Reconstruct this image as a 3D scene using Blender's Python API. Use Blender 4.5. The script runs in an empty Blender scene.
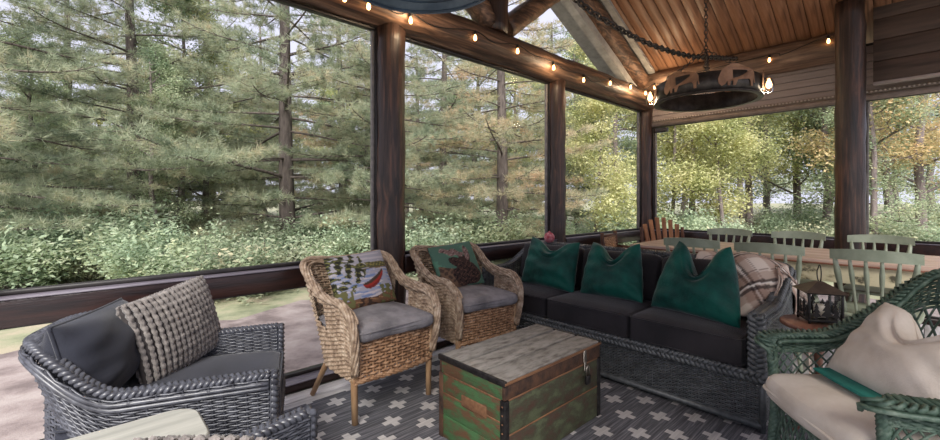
import bpy, bmesh, math, random
import numpy as np
from mathutils import Vector, Matrix

# ---------------------------------------------------------------- camera, sky, sun, exposure
scene = bpy.context.scene
scene.view_settings.view_transform = 'Standard'
scene.view_settings.look = 'None'
scene.view_settings.gamma = 1.0
scene.view_settings.use_curve_mapping = False
scene.view_settings.exposure = 0.28
COL = scene.collection
CAM_H = 1.2
cam_data = bpy.data.cameras.new('camera')
cam = bpy.data.objects.new('camera', cam_data)
COL.objects.link(cam)
cam_data.sensor_width = 36.0
cam_data.lens = 36.0 * 421.0 / 940.0
cam_data.shift_y = -20.0 / 940.0
cam_data.clip_start = 0.05
cam_data.clip_end = 300
cam.location = (0, 0, CAM_H)
cam.rotation_euler = (math.radians(90), 0, math.radians(47.2 - 90))
scene.camera = cam
scene.cycles.diffuse_bounces = 6
scene.cycles.transparent_max_bounces = 24

world = bpy.data.worlds.new('overcast_sky')
scene.world = world
world.use_nodes = True
_nt = world.node_tree
_nt.nodes.clear()
_out = _nt.nodes.new('ShaderNodeOutputWorld')
_bg = _nt.nodes.new('ShaderNodeBackground')
_bg.inputs['Color'].default_value = (0.745, 0.755, 0.925, 1)
_bg.inputs['Strength'].default_value = 1.0
_nt.links.new(_bg.outputs[0], _out.inputs[0])

sun_data = bpy.data.lights.new('hazy_sun', 'SUN')
sun_data.energy = 5.8
sun_data.angle = math.radians(35)
sun_data.color = (1.0, 0.96, 0.9)
sun = bpy.data.objects.new('hazy_sun', sun_data)
COL.objects.link(sun)
SUN_DIR = Vector((0.56, 0.56, -0.80))      # direction the light travels
sun.rotation_euler = SUN_DIR.to_track_quat('-Z', 'Y').to_euler()
sun.location = (-20, -20, 25)

# ---------------------------------------------------------------- helpers: colours and materials
def lin(c):
    r = []
    for x in c:
        x = x / 255.0
        r.append(x / 12.92 if x <= 0.04045 else ((x + 0.055) / 1.055) ** 2.4)
    return (r[0], r[1], r[2], 1.0)

MATS = {}
def nodes_of(name):
    m = bpy.data.materials.new(name)
    m.use_nodes = True
    nt = m.node_tree
    b = nt.nodes['Principled BSDF']
    return m, nt, b

def coord(nt, stretch=(1, 1, 1), kind='Object'):
    tc = nt.nodes.new('ShaderNodeTexCoord')
    mp = nt.nodes.new('ShaderNodeMapping')
    mp.inputs['Scale'].default_value = stretch
    nt.links.new(tc.outputs[kind], mp.inputs['Vector'])
    return mp.outputs['Vector']

def noise(nt, vec, scale, detail=4, rough=0.6, dist=0.0):
    n = nt.nodes.new('ShaderNodeTexNoise')
    n.inputs['Scale'].default_value = scale
    n.inputs['Detail'].default_value = detail
    n.inputs['Roughness'].default_value = rough
    n.inputs['Distortion'].default_value = dist
    nt.links.new(vec, n.inputs['Vector'])
    return n.outputs['Fac']

def ramp(nt, fac, stops):
    r = nt.nodes.new('ShaderNodeValToRGB')
    e = r.color_ramp.elements
    while len(e) < len(stops):
        e.new(0.5)
    for k, (p, c) in enumerate(stops):
        e[k].position = p
        e[k].color = c
    nt.links.new(fac, r.inputs['Fac'])
    return r.outputs['Color']

def mixc(nt, fac, a, b, mode='MIX'):
    m = nt.nodes.new('ShaderNodeMix')
    m.data_type = 'RGBA'
    m.blend_type = mode
    for sock, v in ((m.inputs[0], fac), (m.inputs[6], a), (m.inputs[7], b)):
        if hasattr(v, 'is_output') or hasattr(v, 'links'):
            nt.links.new(v, sock)
        else:
            sock.default_value = v
    return m.outputs[2]

def math_n(nt, op, a, b=None):
    m = nt.nodes.new('ShaderNodeMath')
    m.operation = op
    for k, v in enumerate((a, b)):
        if v is None:
            continue
        if hasattr(v, 'links'):
            nt.links.new(v, m.inputs[k])
        else:
            m.inputs[k].default_value = v
    return m.outputs[0]

def bump(nt, b, fac, strength, dist=0.01):
    bp = nt.nodes.new('ShaderNodeBump')
    bp.inputs['Strength'].default_value = strength
    bp.inputs['Distance'].default_value = dist
    nt.links.new(fac, bp.inputs['Height'])
    nt.links.new(bp.outputs[0], b.inputs['Normal'])

def M(name, c1, c2=None, scale=8, stretch=(1, 1, 1), rough=0.6, bmp=0.0, bscale=None, lo=0.35, hi=0.65,
      c3=None, metal=0.0, spec=0.5, sheen=0.0, rand=0.0, dist=0.0, detail=5):
    """general surface: two or three tones through stretched noise, with fine relief"""
    if name in MATS:
        return MATS[name]
    m, nt, b = nodes_of(name)
    c2 = c2 or c1
    vec = coord(nt, stretch)
    f = noise(nt, vec, scale, detail, 0.6, dist)
    stops = [(lo, lin(c1)), (hi, lin(c2))]
    if c3:
        stops = [(lo, lin(c1)), ((lo + hi) / 2, lin(c2)), (hi, lin(c3))]
    col = ramp(nt, f, stops)
    if rand:
        oi = nt.nodes.new('ShaderNodeObjectInfo')
        hs = nt.nodes.new('ShaderNodeHueSaturation')
        v = math_n(nt, 'MULTIPLY_ADD', oi.outputs['Random'], rand)
        v.node.inputs[2].default_value = 1.0 - rand / 2
        nt.links.new(v, hs.inputs['Value'])
        nt.links.new(col, hs.inputs['Color'])
        col = hs.outputs['Color']
    nt.links.new(col, b.inputs['Base Color'])
    b.inputs['Roughness'].default_value = rough
    b.inputs['Metallic'].default_value = metal
    b.inputs['Specular IOR Level'].default_value = spec
    if sheen:
        b.inputs['Sheen Weight'].default_value = sheen
        b.inputs['Sheen Roughness'].default_value = 0.4
    if bmp:
        bf = noise(nt, coord(nt, stretch), bscale or scale * 3, 4, 0.65)
        bump(nt, b, bf, bmp)
    MATS[name] = m
    return m

def M_attr(name, rough=0.85, bmp=0.3, bscale=250, spec=0.3):
    """surface whose print is stored as the colour attribute 'print'"""
    m, nt, b = nodes_of(name)
    a = nt.nodes.new('ShaderNodeAttribute')
    a.attribute_name = 'print'
    nt.links.new(a.outputs['Color'], b.inputs['Base Color'])
    b.inputs['Roughness'].default_value = rough
    b.inputs['Specular IOR Level'].default_value = spec
    bump(nt, b, noise(nt, coord(nt), bscale, 2), bmp, 0.003)
    MATS[name] = m
    return m

def M_emit(name, c, s):
    if name in MATS:
        return MATS[name]
    m, nt, b = nodes_of(name)
    b.inputs['Base Color'].default_value = lin(c)
    b.inputs['Emission Color'].default_value = lin(c)
    b.inputs['Emission Strength'].default_value = s
    MATS[name] = m
    return m

def M_glass(name, gloss=1.0, tint=(1, 1, 1, 1)):
    if name in MATS:
        return MATS[name]
    m = bpy.data.materials.new(name)
    m.use_nodes = True
    nt = m.node_tree
    nt.nodes.clear()
    o = nt.nodes.new('ShaderNodeOutputMaterial')
    t = nt.nodes.new('ShaderNodeBsdfTransparent')
    t.inputs['Color'].default_value = tint
    g = nt.nodes.new('ShaderNodeBsdfGlossy')
    g.inputs['Roughness'].default_value = 0.02
    fr = nt.nodes.new('ShaderNodeFresnel')
    fr.inputs['IOR'].default_value = 1.45
    k = math_n(nt, 'MULTIPLY', fr.outputs[0], gloss)
    mx = nt.nodes.new('ShaderNodeMixShader')
    nt.links.new(k, mx.inputs[0])
    nt.links.new(t.outputs[0], mx.inputs[1])
    nt.links.new(g.outputs[0], mx.inputs[2])
    nt.links.new(mx.outputs[0], o.inputs['Surface'])
    MATS[name] = m
    return m

def M_leaf(name, cols, scale=1.5, trans=0.45, fine=9.0):
    """foliage: tone varies through the crown in clumps and leaf by leaf, a little light passes through"""
    if name in MATS:
        return MATS[name]
    m = bpy.data.materials.new(name)
    m.use_nodes = True
    nt = m.node_tree
    nt.nodes.clear()
    o = nt.nodes.new('ShaderNodeOutputMaterial')
    vec = coord(nt)
    oi = nt.nodes.new('ShaderNodeObjectInfo')
    add = nt.nodes.new('ShaderNodeVectorMath')
    add.operation = 'ADD'
    nt.links.new(vec, add.inputs[0])
    nt.links.new(oi.outputs['Location'], add.inputs[1])
    f1 = noise(nt, add.outputs[0], scale, 2)
    f2 = noise(nt, add.outputs[0], fine, 2)
    f = math_n(nt, 'ADD', math_n(nt, 'MULTIPLY', f1, 0.6), math_n(nt, 'MULTIPLY', f2, 0.4))
    n = len(cols)
    col = ramp(nt, f, [(0.36 + 0.28 * k / (n - 1), lin(c)) for k, c in enumerate(cols)])
    d = nt.nodes.new('ShaderNodeBsdfDiffuse')
    t = nt.nodes.new('ShaderNodeBsdfTranslucent')
    nt.links.new(col, d.inputs['Color'])
    nt.links.new(col, t.inputs['Color'])
    mx = nt.nodes.new('ShaderNodeMixShader')
    mx.inputs[0].default_value = trans
    nt.links.new(d.outputs[0], mx.inputs[1])
    nt.links.new(t.outputs[0], mx.inputs[2])
    nt.links.new(mx.outputs[0], o.inputs['Surface'])
    MATS[name] = m
    return m

# ---------------------------------------------------------------- helpers: meshes
def catmull(pts, n, closed=False):
    P = [np.array(p, float) for p in pts]
    m = len(P)
    out = []
    segs = m if closed else m - 1
    for k in range(segs):
        if closed:
            p0, p1, p2, p3 = P[(k - 1) % m], P[k], P[(k + 1) % m], P[(k + 2) % m]
        else:
            p1, p2 = P[k], P[k + 1]
            p0 = P[k - 1] if k > 0 else 2 * p1 - p2
            p3 = P[k + 2] if k + 2 < m else 2 * p2 - p1
        for j in range(n):
            t = j / n
            out.append(0.5 * ((2 * p1) + (-p0 + p2) * t + (2 * p0 - 5 * p1 + 4 * p2 - p3) * t * t
                              + (-p0 + 3 * p1 - 3 * p2 + p3) * t ** 3))
    if not closed:
        out.append(P[-1])
    return np.array(out)

def resample(path, step=None, n=None):
    path = np.asarray(path, float)
    d = np.r_[0, np.cumsum(np.linalg.norm(np.diff(path, axis=0), axis=1))]
    if n is None:
        n = max(2, int(d[-1] / step) + 1)
    s = np.linspace(0, d[-1], n)
    return np.stack([np.interp(s, d, path[:, k]) for k in range(3)], 1), d[-1]

class MB:
    def __init__(self):
        self.v, self.f, self.m, self.nv = [], [], [], 0
        self.sm = []
    def add(self, verts, faces, mi=0, smooth=True):
        verts = np.asarray(verts, float).reshape(-1, 3)
        self.v.append(verts)
        o = self.nv
        for fc in faces:
            self.f.append([int(i) + o for i in fc])
        self.m += [mi] * len(faces)
        self.sm += [smooth] * len(faces)
        self.nv += len(verts)
        return self
    def addq(self, verts, quads, mi=0, smooth=True):
        verts = np.asarray(verts, float).reshape(-1, 3)
        q = (np.asarray(quads) + self.nv).tolist()
        self.v.append(verts)
        self.f += q
        self.m += [mi] * len(q)
        self.sm += [smooth] * len(q)
        self.nv += len(verts)
        return self
    def box(self, x0, y0, z0, x1, y1, z1, mi=0):
        v = [(x, y, z) for z in (z0, z1) for y in (y0, y1) for x in (x0, x1)]
        return self.add(v, [(0, 2, 3, 1), (4, 5, 7, 6), (0, 1, 5, 4), (2, 6, 7, 3), (0, 4, 6, 2), (1, 3, 7, 5)], mi, False)
    def bbox(self, x0, y0, z0, x1, y1, z1, bev=0.005, seg=2, mi=0, M4=None):
        bm = bmesh.new()
        bmesh.ops.create_cube(bm, size=1.0)
        bmesh.ops.scale(bm, vec=(x1 - x0, y1 - y0, z1 - z0), verts=bm.verts)
        bmesh.ops.translate(bm, vec=((x0 + x1) / 2, (y0 + y1) / 2, (z0 + z1) / 2), verts=bm.verts)
        if bev:
            bmesh.ops.bevel(bm, geom=bm.edges[:], offset=bev, segments=seg, affect='EDGES', profile=0.5)
        if M4 is not None:
            bmesh.ops.transform(bm, matrix=M4, verts=bm.verts)
        bm.verts.index_update()
        self.add([v.co[:] for v in bm.verts], [[v.index for v in f.verts] for f in bm.faces], mi, bool(bev))
        bm.free()
        return self
    def tube(self, pts, r, n=6, closed=False, cap=True, mi=0, up=None):
        P = np.asarray(pts, float)
        m = len(P)
        R = np.full(m, r, float) if np.isscalar(r) else np.asarray(r, float)
        if closed:
            T = np.roll(P, -1, 0) - np.roll(P, 1, 0)
        else:
            T = np.gradient(P, axis=0)
        T /= np.maximum(np.linalg.norm(T, axis=1), 1e-9)[:, None]
        a = np.array([0, 0, 1.0]) if abs(T[0][2]) < 0.9 else np.array([1.0, 0, 0])
        if up is not None:
            a = np.array(up, float)
        N = np.zeros_like(P)
        n0 = a - T[0] * a.dot(T[0])
        N[0] = n0 / np.linalg.norm(n0)
        for k in range(1, m):
            w = N[k - 1] - T[k] * N[k - 1].dot(T[k])
            N[k] = w / max(np.linalg.norm(w), 1e-9)
        B = np.cross(T, N)
        ang = np.arange(n) * 2 * math.pi / n + math.pi / n
        V = P[:, None, :] + R[:, None, None] * (np.cos(ang)[None, :, None] * N[:, None, :] + np.sin(ang)[None, :, None] * B[:, None, :])
        i = np.arange(m if closed else m - 1)[:, None]
        j = np.arange(n)[None, :]
        i2 = (i + 1) % m
        q = np.stack([i * n + j, i * n + (j + 1) % n, i2 * n + (j + 1) % n, i2 * n + j], -1).reshape(-1, 4)
        base = self.nv
        self.addq(V, q, mi)
        if cap and not closed:
            self.f.append([base + k for k in range(n - 1, -1, -1)])
            self.f.append([base + (m - 1) * n + k for k in range(n)])
            self.m += [mi, mi]
            self.sm += [False, False]
        return self
    def lathe(self, prof, n=24, c=(0, 0, 0), mi=0, M4=None):
        ang = np.arange(n) * 2 * math.pi / n
        V = np.array([[(r * math.cos(a), r * math.sin(a), z) for a in ang] for r, z in prof]).reshape(-1, 3)
        if M4 is not None:
            V = np.array([(M4 @ Vector(p))[:] for p in V])
        V = V + np.array(c)
        q = []
        for i in range(len(prof) - 1):
            for j in range(n):
                q.append((i * n + j, i * n + (j + 1) % n, (i + 1) * n + (j + 1) % n, (i + 1) * n + j))
        return self.addq(V, q, mi)
    def prism(self, poly, d, mi=0, axis='y', off=0.0):
        """flat outline (a,b) pushed along an axis by d"""
        n = len(poly)
        def P(a, b, t):
            return {'y': (a, t, b), 'x': (t, a, b), 'z': (a, b, t)}[axis]
        v = [P(a, b, off) for a, b in poly] + [P(a, b, off + d) for a, b in poly]
        f = [list(range(n)), list(range(2 * n - 1, n - 1, -1))]
        f += [(i, i + n, (i + 1) % n + n, (i + 1) % n) for i in range(n)]
        return self.add(v, f, mi, False)
    def sheet(self, V, closed_u=False, mi=0):
        """(nu, nv, 3) grid"""
        nu, nv = V.shape[:2]
        i = np.arange(nu if closed_u else nu - 1)[:, None]
        j = np.arange(nv - 1)[None, :]
        i2 = (i + 1) % nu
        q = np.stack([i * nv + j, i2 * nv + j, i2 * nv + j + 1, i * nv + j + 1], -1).reshape(-1, 4)
        return self.addq(V.reshape(-1, 3), q, mi)
    def mesh(self, name, mats, cols=None):
        me = bpy.data.meshes.new(name)
        V = np.concatenate(self.v) if self.v else np.zeros((0, 3))
        me.from_pydata(V.tolist(), [], self.f)
        for m in (mats if isinstance(mats, (list, tuple)) else [mats]):
            me.materials.append(m)
        me.polygons.foreach_set('material_index', self.m)
        me.polygons.foreach_set('use_smooth', self.sm)
        if cols is not None:
            a = me.color_attributes.new('print', 'FLOAT_COLOR', 'POINT')
            a.data.foreach_set('color', np.asarray(cols, np.float32).reshape(-1))
        me.update()
        return me
    def build(self, name, mats, parent=None, loc=None, rot=None, cols=None):
        o = bpy.data.objects.new(name, self.mesh(name, mats, cols))
        COL.objects.link(o)
        if parent:
            o.parent = parent
        if loc is not None:
            o.location = loc
        if rot is not None:
            o.rotation_euler = rot
        return o

def tag(o, label=None, cat=None, group=None, kind=None):
    if label: o['label'] = label
    if cat: o['category'] = cat
    if group: o['group'] = group
    if kind: o['kind'] = kind
    return o

def thing(name, label, cat, loc=(0, 0, 0), rz=0.0, group=None):
    o = bpy.data.objects.new(name, None)
    o.empty_display_size = 0.1
    COL.objects.link(o)
    o.location = loc
    o.rotation_euler = (0, 0, rz)
    return tag(o, label, cat, group)

def struct(name, loc=(0, 0, 0)):
    o = bpy.data.objects.new(name, None)
    COL.objects.link(o)
    o.location = loc
    o['kind'] = 'structure'
    return o

def copy_tree(o, parent=None):
    c = o.copy()
    COL.objects.link(c)
    c.parent = parent
    for ch in list(o.children):
        copy_tree(ch, c)
    return c

def place(proto, first, loc, rz=0, label=None, group=None, scale=None):
    """the first call moves the prototype itself, later calls move copies"""
    o = proto if first else copy_tree(proto)
    o.location = loc
    o.rotation_euler = (0, 0, rz)
    if scale is not None:
        o.scale = (scale,) * 3 if np.isscalar(scale) else scale
    if label: o['label'] = label
    if group: o['group'] = group
    return o

# ---- woven work
def strands(mb, P, N, V, r, ns=4, keep=None, mi=0):
    """many tubes at once: P,N,V are (rows, K, 3)"""
    rows, K = P.shape[:2]
    ang = np.arange(ns) * 2 * math.pi / ns
    W = P[:, :, None, :] + r * (np.cos(ang)[None, None, :, None] * N[:, :, None, :] + np.sin(ang)[None, None, :, None] * V[:, :, None, :])
    a = np.arange(rows)[:, None, None]
    i = np.arange(K - 1)[None, :, None]
    j = np.arange(ns)[None, None, :]
    def idx(a, i, j):
        return (a * K + i) * ns + j
    q = np.stack([idx(a, i, j), idx(a, i, (j + 1) % ns), idx(a, i + 1, (j + 1) % ns), idx(a, i + 1, j)], -1)
    q = np.broadcast_to(q, (rows, K - 1, ns, 4))
    if keep is not None:
        q = q[keep]
    mb.addq(W, q.reshape(-1, 4), mi)

def frame_of(S, U, Vv):
    e = 1e-3
    P = S(U, Vv)
    du = S(np.clip(U + e, 0, 1), Vv) - S(np.clip(U - e, 0, 1), Vv)
    dv = S(U, np.clip(Vv + e, 0, 1)) - S(U, np.clip(Vv - e, 0, 1))
    N = np.cross(du, dv)
    N /= np.maximum(np.linalg.norm(N, axis=-1), 1e-12)[..., None]
    dv = dv / np.maximum(np.linalg.norm(dv, axis=-1), 1e-12)[..., None]
    du = du / np.maximum(np.linalg.norm(du, axis=-1), 1e-12)[..., None]
    return P, N, du, dv

def weave(mb, S, nst, nrow, r=0.0055, amp=0.005, hole=None, stake_r=None, mi=0, sub=2):
    """over-under basket weave on the surface S(u,v): nst upright stakes, nrow weavers"""
    K = nst * sub + 1
    u = np.linspace(0, 1, K)
    v = (np.arange(nrow) + 0.5) / nrow
    U, Vv = np.meshgrid(u, v)
    P, N, du, dv = frame_of(S, U, Vv)
    ph = np.cos(np.pi * (np.arange(K) / sub)[None, :] + np.pi * (np.arange(nrow) % 2)[:, None])
    P = P + N * (amp * ph)[..., None]
    keep = None
    if hole is not None:
        um = 0.5 * (U[:, 1:] + U[:, :-1])
        keep = ~hole(um, Vv[:, 1:])
    strands(mb, P, N, dv, r, 4, keep, mi)
    us = (np.arange(nst) + 0.5) / nst if sub == 2 and False else np.arange(nst + 1) / nst
    vs = np.linspace(0, 1, 9)
    Vs, Us = np.meshgrid(vs, us)
    P, N, du, dv = frame_of(S, Us, Vs)
    keep = None
    if hole is not None:
        keep = ~hole(Us[:, 1:], 0.5 * (Vs[:, 1:] + Vs[:, :-1]))
    strands(mb, P, N, du, stake_r or r * 0.9, 4, keep, mi)

def braid(mb, path, A=0.018, B=0.009, r=0.011, L=0.09, up=(0, 0, 1), n=5, mi=0, closed=False, nstr=3):
    path, ln = resample(path, step=L / 9)
    m = len(path)
    s = np.linspace(0, ln, m)
    T = np.gradient(path, axis=0)
    T /= np.linalg.norm(T, axis=1)[:, None]
    upv = np.broadcast_to(np.asarray(up, float), T.shape)
    side = np.cross(T, upv)
    side /= np.maximum(np.linalg.norm(side, axis=1), 1e-6)[:, None]
    nrm = np.cross(side, T)
    for k in range(nstr):
        ph = 2 * math.pi * k / nstr
        a = 2 * math.pi * s / L + ph
        P = path + side * (A * np.sin(a))[:, None] + nrm * (B * np.sin(2 * a))[:, None]
        mb.tube(P, r, n, mi=mi)

def rope(mb, path, R=0.018, nstr=6, r=0.011, pitch=0.5, n=5, step=0.02, mi=0):
    path, ln = resample(path, step=step)
    m = len(path)
    s = np.linspace(0, ln, m)
    T = np.gradient(path, axis=0)
    T /= np.linalg.norm(T, axis=1)[:, None]
    N = np.zeros_like(T)
    a0 = np.array([0, 0, 1.0]) if abs(T[0][2]) < 0.9 else np.array([1.0, 0, 0])
    N[0] = a0 - T[0] * a0.dot(T[0]); N[0] /= np.linalg.norm(N[0])
    for k in range(1, m):
        w = N[k - 1] - T[k] * N[k - 1].dot(T[k]); N[k] = w / np.linalg.norm(w)
    B = np.cross(T, N)
    for k in range(nstr):
        a = 2 * math.pi * (s / pitch + k / nstr)
        mb.tube(path + R * (np.cos(a)[:, None] * N + np.sin(a)[:, None] * B), r, n, mi=mi)

# ---- upholstery
def cushion_mesh(mb, w, d, h, r=0.03, puff=0.02, n=14, mi=0, seed=0, wob=0.004):
    """box cushion centred in x,y with its underside on z=0"""
    rng = np.random.RandomState(seed)
    ph = rng.rand(6) * 6
    g = np.linspace(-1, 1, n)
    A, Bq = np.meshgrid(g, g, indexing='ij')
    one = np.ones_like(A)
    for ax in range(3):
        for s in (-1, 1):
            c = [None] * 3
            c[ax] = one * s
            c[(ax + 1) % 3] = A
            c[(ax + 2) % 3] = Bq
            C = np.stack(c, -1)
            half = np.array([w / 2, d / 2, h / 2])
            p = C * half
            q = np.clip(p, -(half - r), half - r)
            dlt = p - q
            ln = np.linalg.norm(dlt, axis=-1)[..., None]
            p = q + dlt / np.maximum(ln, 1e-9) * r
            un, vn = p[..., 0] / (w / 2), p[..., 1] / (d / 2)
            z = p[..., 2]
            p[..., 2] = z + np.sign(z) * (np.abs(z) / (h / 2)) * puff * np.clip(1 - un ** 2, 0, 1) * np.clip(1 - vn ** 2, 0, 1) * (1.0 if s > 0 or ax != 2 else 0.0)
            p[..., 2] += wob * (np.sin(9 * p[..., 0] + ph[0]) * np.cos(8 * p[..., 1] + ph[1])) * (z > 0)
            p[..., 0] += wob * np.sin(11 * p[..., 1] + ph[2]) * np.sign(p[..., 0])
            p[..., 1] += wob * np.sin(10 * p[..., 0] + ph[3]) * np.sign(p[..., 1])
            p[..., 2] += h / 2
            mb.sheet(p if s > 0 else p[::-1], mi=mi)

def round_rect(w, d, r, z, n=6):
    pts = []
    for cx, cy, a0 in ((w / 2 - r, d / 2 - r, 0), (-w / 2 + r, d / 2 - r, 90), (-w / 2 + r, -d / 2 + r, 180), (w / 2 - r, -d / 2 + r, 270)):
        for k in range(n + 1):
            a = math.radians(a0 + 90 * k / n)
            pts.append((cx + r * math.cos(a), cy + r * math.sin(a), z))
    return np.array(pts)

def pillow_grid(w, h, t, n=36, chop=0.0, chop_w=0.35, pinch=0.06, seed=0, wr=0.006, sag=0.0, taper=0.0):
    """scatter cushion standing in the x,z plane, underside on z=0, front towards -y.
    returns front and back sheets (n,n,3) and the u,v of the grid"""
    rng = np.random.RandomState(seed)
    g = np.sin(np.linspace(-1, 1, n) * math.pi / 2)
    U, V = np.meshgrid(g, g, indexing='ij')
    X = U * w / 2 * (1 - pinch * (1 - V ** 2) - 0.0)
    Z = V * h / 2 * (1 - pinch * (1 - U ** 2))
    prof = np.clip((1 - U ** 2), 0, 1) ** 0.5 * np.clip((1 - V ** 2), 0, 1) ** 0.5
    T = t / 2 * prof ** 0.9
    up = np.clip((V + 1) / 2, 0, 1) ** 2.2
    ctr = 0.05 * rng.uniform(-1, 1)
    X = X * (1 - taper * np.clip((V + 1) / 2, 0, 1) ** 2.0)
    dent = chop * np.exp(-((U - ctr) / chop_w) ** 2) * up
    Z = Z - dent
    T = T * (1 - 0.35 * np.exp(-((U - ctr) / (chop_w * 0.8)) ** 2) * up * (1 if chop else 0))
    T = T * (1 + sag * (-V))
    out = []
    for s in (-1, 1):
        ph = rng.rand(8) * 6.28
        wv = np.zeros_like(U)
        for k in range(4):
            kx, kz = rng.uniform(-9, 9), rng.uniform(-9, 9)
            wv += np.sin(kx * U + kz * V + ph[k]) / 4
        # creases running down from the dent and out of the corners
        if chop:
            wv += 1.3 * np.sin(16 * np.hypot(U - ctr, V - 1.15) + ph[5]) * np.exp(-((np.hypot(U - ctr, V - 0.85)) / 0.5) ** 2)
        wv += 0.7 * np.sin(13 * (V + 0.5 * np.abs(U)) + 4 * U + ph[6]) * np.clip(np.abs(U) - 0.25, 0, 1)
        Y = s * (T + wr * wv * prof)
        out.append(np.stack([X, Y, Z + h / 2 * 1.0], -1))
    return out[0], out[1], U, V

def pillow(name, mats, w, h, t, parent=None, paint=None, n=36, **kw):
    F, B, U, V = pillow_grid(w, h, t, n, **kw)
    mb = MB()
    mb.sheet(F[::-1])
    mb.sheet(B)
    cols = None
    if paint:
        c = np.ones((n, n, 4))
        c[..., :3] = paint(U, V)
        cols = np.concatenate([c[::-1].reshape(-1, 4), c.reshape(-1, 4)])
    o = mb.build(name, mats, parent, cols=cols)
    edge = np.concatenate([F[:, 0], F[-1, 1:], F[::-1, -1][1:], F[0, ::-1][1:-1]])
    return o, edge

def rotM(ax, deg):
    return Matrix.Rotation(math.radians(deg), 4, ax)

# ---------------------------------------------------------------- materials of the building
m_post = M('dark_log', (26, 19, 17), (62, 44, 37), scale=5, stretch=(4.5, 4.5, 0.3), rough=0.42, bmp=0.5, bscale=14, c3=(112, 76, 58), lo=0.34, hi=0.70, detail=8, dist=0.8)
m_post_h = M('dark_log_lying', (42, 31, 26), (96, 71, 56), scale=5, stretch=(0.3, 4.5, 4.5), rough=0.5, bmp=0.5, bscale=14, c3=(156, 120, 94), lo=0.34, hi=0.70, detail=8, dist=0.8)
m_post_y = M('log_lying_end', (66, 50, 42), (112, 88, 72), scale=5, stretch=(3.5, 0.35, 3.5), rough=0.6, bmp=0.5, bscale=14, c3=(150, 122, 100), lo=0.32, hi=0.7, detail=8, dist=0.8)
m_rail = M('dark_stained_rail', (24, 15, 15), (52, 31, 27), scale=6, stretch=(0.4, 4, 4), rough=0.3, bmp=0.25, bscale=30)
m_railtop = M('sky_sheen_ledge', (86, 80, 88), (118, 112, 122), scale=12, stretch=(0.5, 3, 3), rough=0.4)  # pale lavender paints the reflected sky onto the dark rail's top
m_frame = M('black_frame', (26, 23, 23), (42, 37, 36), scale=20, rough=0.45)
m_stile = M('grey_stile', (110, 106, 104), (138, 132, 128), scale=20, rough=0.6)
m_ceil = M('pine_ceiling', (80, 54, 41), (132, 94, 70), scale=3.2, stretch=(0.5, 7, 1.5), rough=0.45, bmp=0.15, bscale=20, c3=(164, 124, 98), lo=0.28, hi=0.72, rand=0.22, dist=0.6)
m_knot = M('ceiling_backing', (38, 25, 18), (50, 32, 24), rough=0.8)
m_siding = M('mauve_siding', (146, 133, 130), (160, 148, 146), scale=10, stretch=(1, 0.3, 3), rough=0.55)
m_valance = M('taupe_valance', (122, 108, 102), (138, 124, 118), scale=15, rough=0.6)
m_dark = M('brown_bulkhead', (58, 45, 40), (88, 70, 62), scale=4, stretch=(3, 0.4, 4), rough=0.6, bmp=0.2, bscale=20)
m_white_trim = M('weathered_white_trim', (150, 148, 144), (182, 180, 176), scale=9, rough=0.6)
m_floor = M('whitewashed_boards', (170, 164, 162), (212, 208, 208), scale=4, stretch=(0.5, 6, 1), rough=0.5, bmp=0.15, bscale=20, rand=0.12)
m_glass = M_glass('window_glass', 0.003)

GY, GX = 2.80, 6.08
RIDGE_X, SLOPE, EAVE_Z = 2.98, 0.48, 2.94       # ceiling height at x = 6.06
def ceil_z(x):
    return EAVE_Z + SLOPE * (6.06 - RIDGE_X - abs(x - RIDGE_X))

# ---------------------------------------------------------------- floor
fl = struct('floor')
MB().box(-2.6, -3.0, -0.06, 6.0, 2.665, -0.021).build('subfloor', M('subfloor', (70, 60, 55), rough=0.9), fl)
y = -2.9
pm = MB().bbox(-2.55, -0.058, -0.02, 5.98, 0.058, 0.0, 0.003, 1).mesh('floor_plank', m_floor)
while y < 2.6:
    o = bpy.data.objects.new('floor_plank', pm); COL.objects.link(o); o.parent = fl
    o.location = (0, y + 0.06, 0)
    y += 0.121

# ---------------------------------------------------------------- left wall: posts, rails, beam
def log_mesh(mb, p0, p1, r, seed=0, n=14, m=18, knots=5, taper=0.04):
    rng = np.random.RandomState(seed)
    p0, p1 = np.array(p0, float), np.array(p1, float)
    t = np.linspace(0, 1, m)
    P = p0 + (p1 - p0) * t[:, None]
    w = rng.uniform(-1, 1, (m, 3)) * 0.006
    w[0] = w[-1] = 0
    P = P + w
    R = r * (1 + taper * (0.5 - t)) * (1 + rng.uniform(-0.025, 0.025, m))
    b = mb.nv
    mb.tube(P, R, n)
    V = mb.v[-1].reshape(m, n, 3)
    C = P[:, None, :]
    lob = 1 + 0.03 * np.sin(np.arange(n) * 2 * math.pi * 3 / n + rng.rand() * 6)[None, :, None] + rng.uniform(-0.015, 0.015, (m, n, 1))
    for k in range(knots):
        i, j = rng.randint(2, m - 2), rng.randint(0, n)
        lob[i, j] += 0.10
        lob[i, (j + 1) % n] += 0.05
    mb.v[-1] = (C + (V - C) * lob).reshape(-1, 3)
    return mb

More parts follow.
